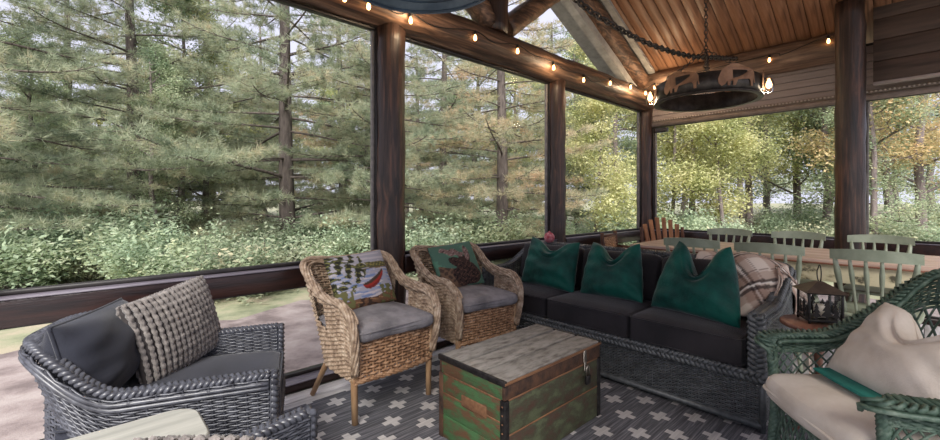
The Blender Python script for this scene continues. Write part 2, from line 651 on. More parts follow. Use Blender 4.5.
wl = struct('wall_left')
POSTS_X = (-0.42, 1.739, 3.872, 6.06)
for k, x in enumerate(POSTS_X):
    log_mesh(MB(), (x, 2.78, -0.02), (x, 2.78, 2.52), 0.110 if k != 1 else 0.115, seed=3 + k, m=22).build('log_post', m_post, wl)
log_mesh(MB(), (-1.2, 2.76, 2.635), (6.3, 2.76, 2.635), 0.152, seed=21, m=46, knots=16, taper=0.0).build('beam_log', m_post_h, wl)
for x0, x1 in zip(POSTS_X[:-1], POSTS_X[1:]):
    a, b = x0 + 0.09, x1 - 0.09
    MB().bbox(a, 2.70, 0.643, b, 2.76, 0.765, 0.006).build('rail_plank', m_rail, wl)
    MB().bbox(a, 2.695, 0.765, b, 2.81, 0.773, 0.002, 1).build('ledge', m_railtop, wl)
    MB().bbox(a, 2.675, 0.0, b, 2.75, 0.045, 0.004).build('bottom_plank', m_rail, wl)
    MB().bbox(a, 2.673, 0.045, b, 2.81, 0.052, 0.002, 1).build('bottom_ledge', m_railtop, wl)

def pane_set(name, axis, a, b, z0, z1, parent_name=None):
    """glazed opening in a wall: black frame, grey inner stiles and a clear pane"""
    w = struct(name)
    t = 0.034
    G = GY if axis == 'x' else GX
    def bx(mb, a0, b0, z0_, z1_, d0, d1, bev=0.003):
        if axis == 'x':
            mb.bbox(a0, G + d0, z0_, b0, G + d1, z1_, bev, 1)
        else:
            mb.bbox(G + d0, a0, z0_, G + d1, b0, z1_, bev, 1)
    for a0, b0, c0, c1 in ((a, a + t, z0, z1), (b - t, b, z0, z1), (a + t, b - t, z0, z0 + 0.022), (a + t, b - t, z1 - 0.022, z1)):
        mb = MB(); bx(mb, a0, b0, c0, c1, -0.02, 0.03); mb.build('frame_bar', m_frame, w)
    for a0, b0 in ((a + t, a + t + 0.022), (b - t - 0.022, b - t)):
        mb = MB(); bx(mb, a0, b0, z0 + 0.022, z1 - 0.022, 0.0, 0.03); mb.build('stile', m_stile, w)
    mb = MB(); bx(mb, a + t, b - t, z0 + 0.02, z1 - 0.02, 0.012, 0.016, 0); mb.build('pane', m_glass, w)
    return w

wn = 0
for x0, x1 in zip(POSTS_X[:-1], POSTS_X[1:]):
    wn += 1
    pane_set('window_%d' % wn, 'x', x0 + 0.085, x1 - 0.085, 0.773, 2.49)
    wn += 1
    pane_set('window_%d' % wn, 'x', x0 + 0.085, x1 - 0.085, 0.052, 0.645)

# gable over the left wall
gb = struct('gable_left')
log_mesh(MB(), (2.86, 2.76, 2.76), (2.90, 2.76, 4.15), 0.13, seed=31).build('king_post', m_post, gb)
def raf(x, off):
    return ceil_z(x) + off
for s in (1, -1):
    xe = RIDGE_X + s * 3.02
    log_mesh(MB(), (xe, 2.74, raf(xe, -0.17)), (RIDGE_X + s * 0.05, 2.74, raf(RIDGE_X + s * 0.05, -0.17)), 0.12, seed=33 + s, n=12).build('rafter_log', m_post_h, gb)
    # grey trim below the rafter log and the thin strip above it
    for z_lo, z_hi, y0, y1, nm in ((-0.42, -0.29, 2.74, 2.84, 'rafter_trim'), (-0.055, -0.012, 2.56, 2.64, 'ceiling_strip')):
        x0, x1 = xe - s * 0.12, RIDGE_X
        mb = MB()
        v = [(x0, y0, raf(x0, z_lo)), (x1, y0, raf(x1, z_lo)), (x1, y0, raf(x1, z_hi)), (x0, y0, raf(x0, z_hi)),
             (x0, y1, raf(x0, z_lo)), (x1, y1, raf(x1, z_lo)), (x1, y1, raf(x1, z_hi)), (x0, y1, raf(x0, z_hi))]
        mb.add(v, [(0, 1, 2, 3), (7, 6, 5, 4), (0, 4, 5, 1), (1, 5, 6, 2), (2, 6, 7, 3), (3, 7, 4, 0)], smooth=False)
        mb.build(nm, m_white_trim, gb)
    log_mesh(MB(), (2.9 + s * 0.1, 2.76, 2.84), (2.9 + s * 1.22, 2.76, 3.72), 0.105, seed=36 + s, n=12).build('strut_log', m_post_h, gb)
    mb = MB()
    xs = xe - s * 0.6
    mb.add([(RIDGE_X, 2.83, 2.78), (xs, 2.83, 2.78), (xs, 2.83, raf(xs, -0.40)), (RIDGE_X, 2.83, raf(RIDGE_X, -0.40))], [(0, 1, 2, 3)], smooth=False)
    mb.build('gable_pane', m_glass, gb)

# ---------------------------------------------------------------- end wall
we = struct('wall_end')
log_mesh(MB(), (5.98, 3.0, 2.84), (5.98, 0.55, 2.84), 0.165, seed=41, m=22).build('beam_log', m_post_y, we)
log_mesh(MB(), (5.55, 0.502, -0.02), (5.55, 0.502, 3.14), 0.116, seed=44, m=24, n=16).build('log_post', m_post, we)
for k in range(6):      # lap siding above the glass
    z0 = 2.335 + k * 0.083
    mb = MB()
    zt = z0 + 0.0785
    mb.add([(6.096, -2.2, z0), (6.096, 2.7, z0), (6.112, 2.7, zt), (6.112, -2.2, zt),
            (6.125, -2.2, z0), (6.125, 2.7, z0), (6.13, 2.7, zt), (6.13, -2.2, zt)],
           [(3, 2, 1, 0), (4, 5, 6, 7), (0, 1, 5, 4), (2, 3, 7, 6), (1, 2, 6, 5), (0, 4, 7, 3)], smooth=False)
    mb.build('siding_board', m_siding, we)
MB().box(6.132, -2.2, 2.32, 6.15, 2.7, 2.86).build('shadow_line_backing', m_frame, we)  # black sheet behind the gaps, standing in for shadow lines between boards
MB().tube([(6.05, -2.2, 2.275), (6.05, 2.66, 2.275)], 0.034, 10).build('shade_roller', m_valance, we)
MB().bbox(6.035, -2.2, 2.312, 6.09, 2.66, 2.345, 0.004).build('valance_trim', m_valance, we)
bead = MB().lathe([(0.0, -0.011), (0.009, -0.007), (0.011, 0), (0.009, 0.007), (0.0, 0.011)], 6).mesh('bead', M('pale_bead', (178, 166, 158), rough=0.4))
for k in range(120):
    o = bpy.data.objects.new('bead', bead); COL.objects.link(o); o.parent = we
    o.location = (6.03, 2.62 - k * 0.034, 2.328)
for a, b in ((0.585, 2.68), (-2.0, 0.455)):
    MB().bbox(6.0, a, 0.643, 6.06, b, 0.765, 0.006).build('rail_plank', m_rail, we)
    MB().bbox(5.995, a, 0.765, 6.09, b, 0.773, 0.002, 1).build('ledge', m_railtop, we)
    MB().bbox(5.985, a, 0.0, 6.05, b, 0.045, 0.004).build('bottom_plank', m_rail, we)
    wn += 1
    pane_set('window_%d' % wn, 'y', a, b, 0.773, 2.26)
    wn += 1
    pane_set('window_%d' % wn, 'y', a, b, 0.045, 0.645)
MB().bbox(6.0, 0.455, 0, 6.1, 0.585, 2.3, 0.01).build('mullion_board', m_post, we)
MB().bbox(6.02, 2.45, 2.16, 6.09, 2.62, 2.225, 0.01).build('shade_bracket', m_frame, we)

# dark boarded bulkhead that hangs from the roof beyond the post
bh = struct('wall_bulkhead')
for k in range(4):
    z0 = 2.36 + k * 0.205
    MB().bbox(5.74, -2.2, z0, 5.80, 0.345, z0 + 0.2, 0.004).build('plank', m_dark, bh)
MB().bbox(5.725, -2.2, 2.335, 5.80, 0.345, 2.36, 0.003).build('edge_trim', m_siding, bh)

# ---------------------------------------------------------------- ceiling boards, running from eave to ridge
ce = struct('ceiling')
cm = MB()
wdt = 0.128
ln = math.hypot(3.42, 3.42 * SLOPE)
cm.bbox(0, -wdt / 2 + 0.003, 0, ln, wdt / 2 - 0.003, 0.02, 0.003, 1)
cmesh = cm.mesh('ceiling_board', m_ceil)
ang = math.atan(SLOPE)
yy = 2.58
k = 0
while yy > -2.4:
    for s in (1, -1):
        o = bpy.data.objects.new('ceiling_board', cmesh); COL.objects.link(o); o.parent = ce
        o.location = (RIDGE_X, yy, ceil_z(RIDGE_X))
        o.rotation_euler = Matrix.Rotation(0 if s > 0 else math.pi, 3, 'Z').to_euler()
        o.rotation_euler = (Matrix.Rotation(0 if s > 0 else math.pi, 3, 'Z') @ Matrix.Rotation(ang, 3, 'Y')).to_euler()
    yy -= wdt
    k += 1
for s in (1, -1):
    xe = RIDGE_X + s * 3.6
    mb = MB()
    mb.add([(RIDGE_X, -2.45, ceil_z(RIDGE_X) + 0.03), (RIDGE_X, 3.3, ceil_z(RIDGE_X) + 0.03), (xe, 3.3, raf(xe, 0.03)), (xe, -2.45, raf(xe, 0.03)),
            (RIDGE_X, -2.45, ceil_z(RIDGE_X) + 0.12), (RIDGE_X, 3.3, ceil_z(RIDGE_X) + 0.12), (xe, 3.3, raf(xe, 0.12)), (xe, -2.45, raf(xe, 0.12))],
           [(0, 1, 2, 3), (7, 6, 5, 4), (0, 4, 5, 1), (1, 5, 6, 2), (2, 6, 7, 3), (3, 7, 4, 0)], smooth=False)
    mb.build('roof_deck', m_knot, ce)
    mb = MB()
    mb.add([(RIDGE_X, 2.66, raf(RIDGE_X, -0.01)), (RIDGE_X, 3.3, raf(RIDGE_X, -0.01)), (xe, 3.3, raf(xe, -0.01)), (xe, 2.66, raf(xe, -0.01)),
            (RIDGE_X, 2.66, raf(RIDGE_X, 0.028)), (RIDGE_X, 3.3, raf(RIDGE_X, 0.028)), (xe, 3.3, raf(xe, 0.028)), (xe, 2.66, raf(xe, 0.028))],
           [(0, 1, 2, 3), (7, 6, 5, 4), (0, 4, 5, 1), (1, 5, 6, 2), (2, 6, 7, 3), (3, 7, 4, 0)], smooth=False)
    mb.build('soffit', m_white_trim, ce)

# ---------------------------------------------------------------- rug with staggered crosses
def rug_material():
    m, nt, b = nodes_of('flatwoven_rug')
    tc = nt.nodes.new('ShaderNodeTexCoord')
    sp = nt.nodes.new('ShaderNodeSeparateXYZ')
    nt.links.new(tc.outputs['Object'], sp.inputs[0])
    px_, py_ = 0.247, 0.274
    def lattice(ox, oy):
        r = []
        for s, p, o in ((sp.outputs[0], px_, ox), (sp.outputs[1], py_, oy)):
            t = math_n(nt, 'ADD', s, o + 50 * p)
            t = math_n(nt, 'MODULO', t, p)
            t = math_n(nt, 'ABSOLUTE', math_n(nt, 'SUBTRACT', t, p / 2))
            r.append(t)
        mx = math_n(nt, 'MAXIMUM', r[0], r[1])
        mn = math_n(nt, 'MINIMUM', r[0], r[1])
        return math_n(nt, 'MULTIPLY', math_n(nt, 'LESS_THAN', mx, 0.054), math_n(nt, 'LESS_THAN', mn, 0.0185))
    cx0, cy0 = px_ / 2 + 1.28, py_ / 2 + 0.531
    cr = math_n(nt, 'MAXIMUM', lattice(cx0, cy0), lattice(cx0 + px_ / 2, cy0 + py_ / 2))
    streak = noise(nt, coord(nt, (3.0, 90, 1)), 1.0, 3, 0.7)
    dark = ramp(nt, streak, [(0.3, lin((56, 56, 62))), (0.5, lin((92, 92, 98))), (0.72, lin((148, 146, 152)))])
    light = ramp(nt, streak, [(0.3, lin((176, 172, 172))), (0.7, lin((214, 210, 208)))])
    nt.links.new(mixc(nt, cr, dark, light), b.inputs['Base Color'])
    b.inputs['Roughness'].default_value = 0.92
    bump(nt, b, noise(nt, coord(nt, (40, 160, 1)), 1.0, 2), 0.4, 0.004)
    return m
rug = MB().bbox(-1.6, -1.9, 0.0, 1.6, 1.9, 0.008, 0.003, 1).build('area_rug', rug_material(), loc=(1.28, 0.565, 0.0))
tag(rug, 'dark grey streaked rug with staggered pale plus signs on the floor', 'rug')

# ---------------------------------------------------------------- dark wicker seats (sofa and armchairs)
m_blk = M('charcoal_wicker', (50, 51, 58), (84, 86, 94), scale=30, rough=0.36, spec=0.7)
m_blk2 = M('black_wicker', (58, 61, 62), (94, 97, 98), scale=30, rough=0.40, spec=0.6)
m_navy = M('navy_canvas', (24, 26, 37), (40, 43, 55), scale=5, rough=0.85, bmp=0.25, bscale=260, sheen=0.15)
m_char = M('charcoal_canvas', (26, 23, 26), (44, 40, 43), scale=5, rough=0.85, bmp=0.25, bscale=260, sheen=0.15)

def u_plan(W, D, R, zf, zb, n=70, rise=0.3):
    pts = []
    for t in np.linspace(0, D - R, 14):
        pts.append((-W / 2, t))
    for a in np.linspace(180, 90, 12)[1:]:
        pts.append((-W / 2 + R + R * math.cos(math.radians(a)), D - R + R * math.sin(math.radians(a))))
    half = pts[:]
    pts += [(-x, yv) for x, yv in half[::-1]]
    P = np.array([(x, yv, 0.0) for x, yv in pts])
    P, _ = resample(P, n=n)
    s = np.clip((P[:, 1] - rise * D) / ((0.97 - rise) * D), 0, 1)
    P[:, 2] = zf + (zb - zf) * s * s * (3 - 2 * s)
    return P

def wicker_seat(name, label, cat, W, D, R, zf, zb, mat, seat_n, cush_mat, tap=0.93, seat_z=0.30, cush_h=0.17, arm_t=0.055, row=0.0105, stake=0.038, rise=0.3, deep=0.9, back_cush=True, group=None, bs=1.0):
    t = thing(name, label, cat, group=group)
    rim = u_plan(W, D, R, zf, zb, rise=rise)
    base = rim.copy()
    base[:, 0] *= tap
    base[:, 1] = base[:, 1] * deep
    base[:, 2] = 0.025
    uu = np.linspace(0, 1, len(rim))
    def lerp_path(P, U):
        return np.stack([np.interp(U, uu, P[:, c]) for c in range(3)], -1)
    def S(U, V):
        a, b_ = lerp_path(base, U), lerp_path(rim, U)
        p = a + (b_ - a) * V[..., None]
        return p
    length = np.linalg.norm(np.diff(rim, axis=0), axis=1).sum()
    mb = MB(); weave(mb, S, int(length / stake), int((zf + zb) / 2 / row), r=row * 0.42, amp=0.004)
    mb.build('outer_shell', mat, t)
    inn = rim.copy()
    k = 1 - 2 * arm_t / W
    inn[:, 0] *= k
    inn[:, 1] = np.where(inn[:, 1] > 0.3 * D, inn[:, 1] - arm_t * np.clip((inn[:, 1] - 0.3 * D) / (0.5 * D), 0, 1), inn[:, 1])
    inb = inn.copy(); inb[:, 2] = seat_z
    def S2(U, V):
        a, b_ = lerp_path(inn, U), lerp_path(inb, U)
        return a + (b_ - a) * V[..., None]
    mb = MB(); weave(mb, S2, int(length / stake), int((zf + zb) / 2 / row * 0.55), r=row * 0.42, amp=0.0035)
    mb.build('inner_shell', mat, t)
    mid = (rim + inn) / 2
    mid[:, 2] = rim[:, 2] + 0.006
    mb = MB(); braid(mb, mid, A=arm_t * 0.40, B=0.008 * bs, r=0.0095 * bs, L=0.056 * bs)
    mb.build('rim_braid', mat, t)
    # wrapped cane just under the braid
    mb = MB()
    for dz in (0.018, 0.034):
        q = rim.copy(); q[:, 2] -= dz
        mb.tube(q, 0.008, 5)
    mb.build('rim_cane', mat, t)
    # front skirt between the arms
    w2 = W / 2
    def S3(U, V):
        return np.stack([(U - 0.5) * W * (tap + (1 - tap) * V * 0.5), -0.012 + 0 * U - 0.0 * V, 0.035 + V * (seat_z - 0.06)], -1)
    mb = MB(); weave(mb, S3, int(W / stake), int((seat_z - 0.05) / row), r=row * 0.42, amp=0.004)
    mb.build('front_skirt', mat, t)
    for s in (-1, 1):      # front faces of the arms
        def S4(U, V, s=s):
            return np.stack([s * (w2 - arm_t * 1.0 + U * arm_t * 1.0), -0.008 + 0 * U, seat_z + V * (zf - seat_z)], -1)
        mb = MB(); weave(mb, S4, 2, int((zf - seat_z) / row), r=row * 0.42, amp=0.005)
        mb.build('arm_front', mat, t)
        mb = MB(); braid(mb, [(s * (w2 - arm_t * 0.5), -0.016, seat_z - 0.02), (s * (w2 - arm_t * 0.5), -0.016, zf + 0.01)], A=arm_t * 0.45, B=0.008 * bs, r=0.0110 * bs, L=0.064 * bs, up=(0, -1, 0))
        mb.build('arm_braid', mat, t)
        MB().tube([(s * w2 * tap, -0.01, 0.0), (s * w2 * (tap + 1) / 2, -0.012, seat_z)], 0.017, 8).build('front_leg', mat, t)
        MB().tube([(s * (w2 * tap - R * 0.3), D * deep - R * 0.25, 0.0), (s * (w2 * tap - R * 0.3), D * deep - R * 0.25, 0.2)], 0.018, 8).build('rear_leg', mat, t)
    mb = MB(); braid(mb, [(-w2, -0.022, seat_z - 0.02), (w2, -0.022, seat_z - 0.02)], A=0.017 * bs, B=0.008 * bs, r=0.0105 * bs, L=0.064 * bs, up=(0, -1, 0))
    mb.build('seat_braid', mat, t)
    MB().tube([(-w2 * tap, -0.014, 0.032), (w2 * tap, -0.014, 0.032)], 0.018, 8).build('base_rail', mat, t)
    # seat deck and cushions
    iw = W - 2 * arm_t - 0.03
    idp = D - arm_t - 0.06
    MB().bbox(-iw / 2, 0.0, seat_z - 0.03, iw / 2, idp, seat_z - 0.005, 0.004).build('seat_deck', mat, t)
    cw = iw / seat_n
    for k in range(seat_n):
        mb = MB(); cushion_mesh(mb, cw - 0.008, idp + 0.015, cush_h, 0.035, 0.022, 16, seed=k + 3)
        o = mb.build('seat_cushion', cush_mat, t, loc=(-iw / 2 + cw * (k + 0.5), idp / 2 - 0.022, seat_z - 0.002))
        pp = MB()
        for zz_ in (0.022, cush_h - 0.016):
            rr = round_rect(cw - 0.012, idp + 0.011, 0.03, zz_)
            pp.tube(rr, 0.0045, 5, closed=True)
        pp.build('piping', cush_mat, o)
    if back_cush:
        for k in range(seat_n):
            mb = MB(); cushion_mesh(mb, cw - 0.01, 0.34, 0.15, 0.05, 0.03, 14, seed=k + 13)
            mb.build('back_cushion', cush_mat, t, loc=(-iw / 2 + cw * (k + 0.5), idp - 0.16, seat_z + cush_h + 0.135), rot=(math.radians(76), 0, 0))
    return t

sofa = wicker_seat('wicker_sofa', 'long black wicker sofa with charcoal cushions and braided edges', 'sofa', 2.10, 0.86, 0.16, 0.585, 0.76, m_blk2, 3, m_char, tap=0.985, deep=0.97, arm_t=0.075, bs=1.28)
sofa.location = (2.575, 1.60, 0.008); sofa.rotation_euler = (0, 0, math.radians(-90))

chair_a = wicker_seat('wicker_armchair', 'dark grey wicker armchair with navy cushions beside the long window', 'armchair', 0.67, 0.755, 0.25, 0.555, 0.715, m_blk, 1, m_navy, tap=0.83, deep=0.68, arm_t=0.05, rise=0.58, back_cush=False)
chair_b = copy_tree(chair_a)
chair_b['label'] = 'dark wicker armchair holding a grey cable-knit cushion, its arm by the white side table'
chair_a.location = (0.612, 1.905, 0.0085); chair_a.rotation_euler = (0, 0, math.radians(69.3))
chair_b.location = (0.545, 0.945, 0.0085); chair_b.rotation_euler = (0, 0, math.radians(101))

def set_tf(o, loc, rz, tilt=0.0, roll=0.0):
    """stand a cushion up: tilt leans it backwards about its foot, rz turns it"""
    o.location = loc
    o.rotation_euler = (Matrix.Rotation(rz, 4, 'Z') @ Matrix.Rotation(-tilt, 4, 'X') @ Matrix.Rotation(roll, 4, 'Y')).to_euler()

def local(o, p):
    c, s = math.cos(o.rotation_euler[2]), math.sin(o.rotation_euler[2])
    return (o.location[0] + c * p[0] - s * p[1], o.location[1] + s * p[0] + c * p[1], o.location[2] + p[2])

# navy back cushion and cable-knit pillow in the near armchair
o, edge = pillow('navy_back_pillow', m_navy, 0.56, 0.31, 0.24, n=30, pinch=0.03, seed=4, wr=0.018)
tag(o, 'plump navy pillow slumped against the back of the dark wicker armchair', 'pillow')
pp = MB(); pp.tube(edge[::2], 0.006, 5, closed=True); pp.build('piping', m_navy, o)
set_tf(o, local(chair_a, (-0.01, 0.55, 0.472)), chair_a.rotation_euler[2], math.radians(14), math.radians(3))

m_knit = M('cable_knit', (102, 96, 93), (146, 139, 134), scale=40, rough=0.95, bmp=0.5, bscale=220, sheen=0.3)
m_knitd = M('knit_groove', (52, 48, 48), (66, 61, 60), scale=40, rough=0.95)
def knit_pillow(name, w, h, t, ncab, seed):
    F, B, U, V = pillow_grid(w, h, t, 40, seed=seed, pinch=0.02, wr=0.003)
    mb = MB(); mb.sheet(F[::-1]); mb.sheet(B)
    body = mb.build(name, m_knitd)
    # raised twisted cables running up the cushion
    cab = MB()
    gx_ = U[:, 0]
    vv = np.linspace(-0.985, 0.985, 60)
    for sd_, Gd in ((-1, F), (1, B)):
        for k in range(ncab):
            u = -0.95 + 1.9 * k / (ncab - 1)
            col = np.stack([[np.interp(u, gx_, Gd[:, j, c]) for j in range(Gd.shape[1])] for c in range(3)], 1)
            path = np.stack([np.interp(vv, V[0], col[:, c]) for c in range(3)], 1)
            path[:, 1] += sd_ * 0.003
            braid(cab, path, A=w / ncab * 0.13, B=0.0025, r=w / ncab * 0.355, L=0.055, up=(0, sd_, 0), n=4, nstr=2)
    cab.build('cable', m_knit, body)
    return body
kp = knit_pillow('knit_pillow', 0.43, 0.34, 0.12, 17, 8)
tag(kp, 'taupe ribbed cable-knit pillow leaning in the dark wicker armchair', 'pillow')
set_tf(kp, local(chair_a, (0.155, 0.345, 0.480)), chair_a.rotation_euler[2] - 0.50, math.radians(14), math.radians(-6))
kp2 = knit_pillow('knit_pillow', 0.31, 0.30, 0.10, 11, 9)
tag(kp2, 'grey cable-knit pillow in the armchair next to the white side table', 'pillow')
set_tf(kp2, (0.226, 1.02, 0.452), math.radians(138), math.radians(20), 0)

# ---------------------------------------------------------------- white side table between the armchairs
m_whitewood = M('whitewashed_top', (150, 150, 142), (178, 177, 168), scale=5, stretch=(0.6, 6, 1), rough=0.35)
st = thing('side_table', 'small round-cornered white side table between the two dark armchairs', 'table', (0.02, 1.45, 0.008), 0.0)
mb = MB()
rr = round_rect(0.50, 0.27, 0.07, 0)
n_ = len(rr)
for (z, sc) in (((0.515, 0.985)), (0.52, 1.0), (0.538, 1.0), (0.542, 0.985)):
    pass
lay = []
for z, k in ((0.515, 0.97), (0.519, 1.0), (0.538, 1.0), (0.542, 0.975)):
    q = rr.copy(); q[:, 0] *= k; q[:, 1] *= k; q[:, 2] = z; lay.append(q)
Vv = np.concatenate(lay)
qd = [(a * n_ + j, a * n_ + (j + 1) % n_, (a + 1) * n_ + (j + 1) % n_, (a + 1) * n_ + j) for a in range(3) for j in range(n_)]
mb.addq(Vv, qd)
mb.add(lay[3], [list(range(n_))], smooth=False); mb.add(lay[0], [list(range(n_ - 1, -1, -1))], smooth=False)
mb.build('table_top', m_whitewood, st)
for sx in (-1, 1):
    for sy in (-1, 1):
        MB().tube([(sx * 0.19, sy * 0.085, 0.516), (sx * 0.205, sy * 0.095, 0.0)], [0.017, 0.012], 8).build('leg', m_whitewood, st)

# ---------------------------------------------------------------- pale wicker armchairs
m_pale = M('honey_wicker', (124, 103, 85), (166, 143, 120), scale=26, rough=0.6, c3=(194, 175, 153), rand=0.08)
m_pale_d = M('brown_wicker', (110, 80, 58), (152, 116, 86), scale=26, rough=0.6, c3=(176, 142, 112))
m_cane = M('cane_leg', (150, 116, 84), (184, 150, 114), scale=14, stretch=(1, 1, 0.4), rough=0.5)
m_greyc = M('grey_linen', (100, 97, 100), (142, 138, 140), scale=8, rough=0.9, bmp=0.35, bscale=160)

def pale_chair(label):
    t = thing('pale_wicker_armchair', label, 'armchair')
    half = [(.262, -.02, .27), (.275, -.05, .43), (.288, -.035, .56), (.298, .05, .632), (.302, .17, .638), (.302, .29, .654), (.304, .385, .695), (.312, .46, .75), (.300, .525, .798), (.235, .562, .818), (.12, .575, .806), (0, .58, .80)]
    base = [(.255, 0, .225), (.258, 0, .225), (.26, .02, .225), (.26, .08, .225), (.26, .16, .225), (.256, .25, .225), (.245, .33, .225), (.22, .38, .225), (.18, .41, .225), (.13, .425, .225), (.07, .43, .225), (0, .43, .225)]
    def full(p):
        return [(-x, y_, z_) for x, y_, z_ in p] + [(x, y_, z_) for x, y_, z_ in p[::-1][1:]]
    R0, B0 = catmull(full(half), 8), catmull(full(base), 8)
    uu = np.linspace(0, 1, len(R0))
    def S(U, V):
        a = np.stack([np.interp(U, uu, B0[:, c]) for c in range(3)], -1)
        b_ = np.stack([np.interp(U, uu, R0[:, c]) for c in range(3)], -1)
        return a + (b_ - a) * V[..., None]
    def hole(U, V):
        w = np.minimum(U, 1 - U)
        return (w > 0.215) & (w < 0.30) & (V > 0.52) & (V < 0.86)
    mb = MB(); weave(mb, S, 58, 36, r=0.0084, amp=0.0075, hole=hole)
    mb.build('woven_shell', m_pale, t)
    mb = MB(); rope(mb, R0, R=0.0145, nstr=6, r=0.0088, pitch=0.5)
    mb.build('rolled_rim', m_pale, t)
    # inner line of the rolled edge
    R1 = R0.copy(); R1[:, 0] *= 0.92; R1[:, 2] -= 0.018; R1[:, 1] -= 0.015
    mb = MB(); rope(mb, R1[16:-16], R=0.008, nstr=3, r=0.0075, pitch=0.4)
    mb.build('inner_rim', m_pale, t)
    def S3(U, V):
        bow = 0.018 * np.sin(np.pi * U)
        return np.stack([(U - 0.5) * 0.525, -0.01 - bow, 0.225 + V * 0.215], -1)
    mb = MB(); weave(mb, S3, 14, 12, r=0.0085, amp=0.008)
    mb.build('front_skirt', m_pale_d, t)
    e = np.array([(-0.262, -0.01, 0), (0, -0.030, 0), (0.262, -0.01, 0)])
    c_ = catmull(e, 10)
    mb = MB()
    for z_ in (0.222, 0.448):
        q = c_.copy(); q[:, 2] = z_
        rope(mb, q, R=0.008, nstr=3, r=0.008, pitch=0.12)
    mb.build('skirt_border', m_pale_d, t)
    for s in (-1, 1):
        MB().tube([(s * .25, -.002, 0), (s * .254, 0, .23), (s * .262, -.008, .46)], [0.017, 0.019, 0.02], 10).build('front_leg', m_cane, t)
        MB().tube([(s * .255, .50, 0), (s * .215, .37, .24), (s * .20, .33, .34)], [0.016, 0.018, 0.019], 10).build('rear_leg', m_cane, t)
    MB().bbox(-.235, 0.0, .40, .235, .40, .425, .01).build('seat_frame', m_pale_d, t)
    mb = MB(); cushion_mesh(mb, 0.52, 0.50, 0.085, 0.04, 0.022, 16, seed=5, wob=0.009)
    cu = mb.build('seat_cushion', m_greyc, t, loc=(0, 0.185, 0.428))
    pp = MB(); pp.tube(round_rect(0.516, 0.496, 0.045, 0.06), 0.005, 5, closed=True); pp.build('piping', m_greyc, cu)
    return t
pc1 = pale_chair('honey wicker armchair with a red-canoe needlepoint pillow')
pc2 = copy_tree(pc1); pc2['label'] = 'honey wicker armchair with a green moose pillow, next to the sofa'
pc1.location = (1.32, 2.065, 0.0085); pc1.rotation_euler = (0, 0, math.radians(2))
pc2.location = (2.11, 2.10, 0.0085); pc2.rotation_euler = (0, 0, math.radians(-5))

def fuzz(U, V, k, seed):
    rng = np.random.RandomState(seed)
    o = np.zeros_like(U)
    for i in range(6):
        a, b_, p = rng.uniform(-k, k), rng.uniform(-k, k), rng.rand() * 6.28
        o += np.sin(a * U + b_ * V + p)
    return o / 3.2
def lin3(c):
    return np.array(lin(c)[:3])
def put(c, mask, col):
    c[mask] = lin3(col)

def paint_canoe(U, V):
    c = np.zeros(U.shape + (3,)); c[:] = lin3((150, 148, 156))
    n1, n2, n3 = fuzz(U, V, 10, 1), fuzz(U, V, 34, 2), fuzz(U, V, 55, 7)
    st = fuzz(U * 0.4, V * 2.0, 20, 3)
    put(c, st > 0.25, (172, 166, 172))
    put(c, (V < 0.36) & (st > -0.1) & (n3 > -0.4), (142, 146, 166))
    put(c, (V < 0.36) & (fuzz(U * 0.4, V * 2.2, 22, 4) > 0.45), (108, 124, 160))
    put(c, (V < 0.36) & (fuzz(U * 0.4, V * 2.2, 26, 5) > 0.5), (184, 176, 178))
    shore = (np.abs(V - 0.42 - 0.06 * n1) < 0.10) & (U > -0.2)
    put(c, shore, (74, 72, 48)); put(c, shore & (n3 > 0.3), (120, 112, 66))
    put(c, (np.abs(V - 0.30) < 0.025) & (U > -0.1), (112, 86, 60))
    tree = (U < 0.05 + 0.30 * n1 - 0.35 * np.abs(V - 0.45)) & (V > -0.35 + 0.2 * n1)
    put(c, tree & (n2 + 0.4 * n3 > -0.15), (66, 68, 44))
    put(c, tree & (n2 + 0.4 * n3 > 0.35), (112, 110, 64))
    put(c, tree & (n2 - 0.5 * n3 > 0.45), (38, 38, 30))
    put(c, tree & (n2 < -0.75), (160, 156, 160))
    low = V < -0.66 + 0.10 * n1
    put(c, low, (104, 74, 54)); put(c, low & (n2 + n3 > 0.2), (60, 44, 36)); put(c, low & (n3 > 0.6), (140, 104, 74))
    put(c, (V < -0.36) & (U > 0.42 - 0.2 * n1) & (n2 > -0.1), (92, 92, 58))
    put(c, (V < -0.30) & (U < -0.5 + 0.2 * n1) & (n2 > -0.2), (98, 96, 60))
    t = (U + 0.16) / 0.86
    arch = np.sqrt(np.clip(1 - (2 * t - 1) ** 2, 0, 1))
    mid = -0.40 + 0.46 * t + 0.10 * (2 * t - 1) ** 2
    hull = (t > 0) & (t < 1)
    put(c, hull & (V < mid + 0.05) & (V > mid - 0.20 * arch), (142, 42, 36))
    put(c, hull & (V < mid - 0.10 * arch) & (V > mid - 0.20 * arch), (108, 32, 30))
    put(c, hull & (np.abs(V - mid - 0.05) < 0.055 * arch + 0.008), (66, 50, 42))
    return c

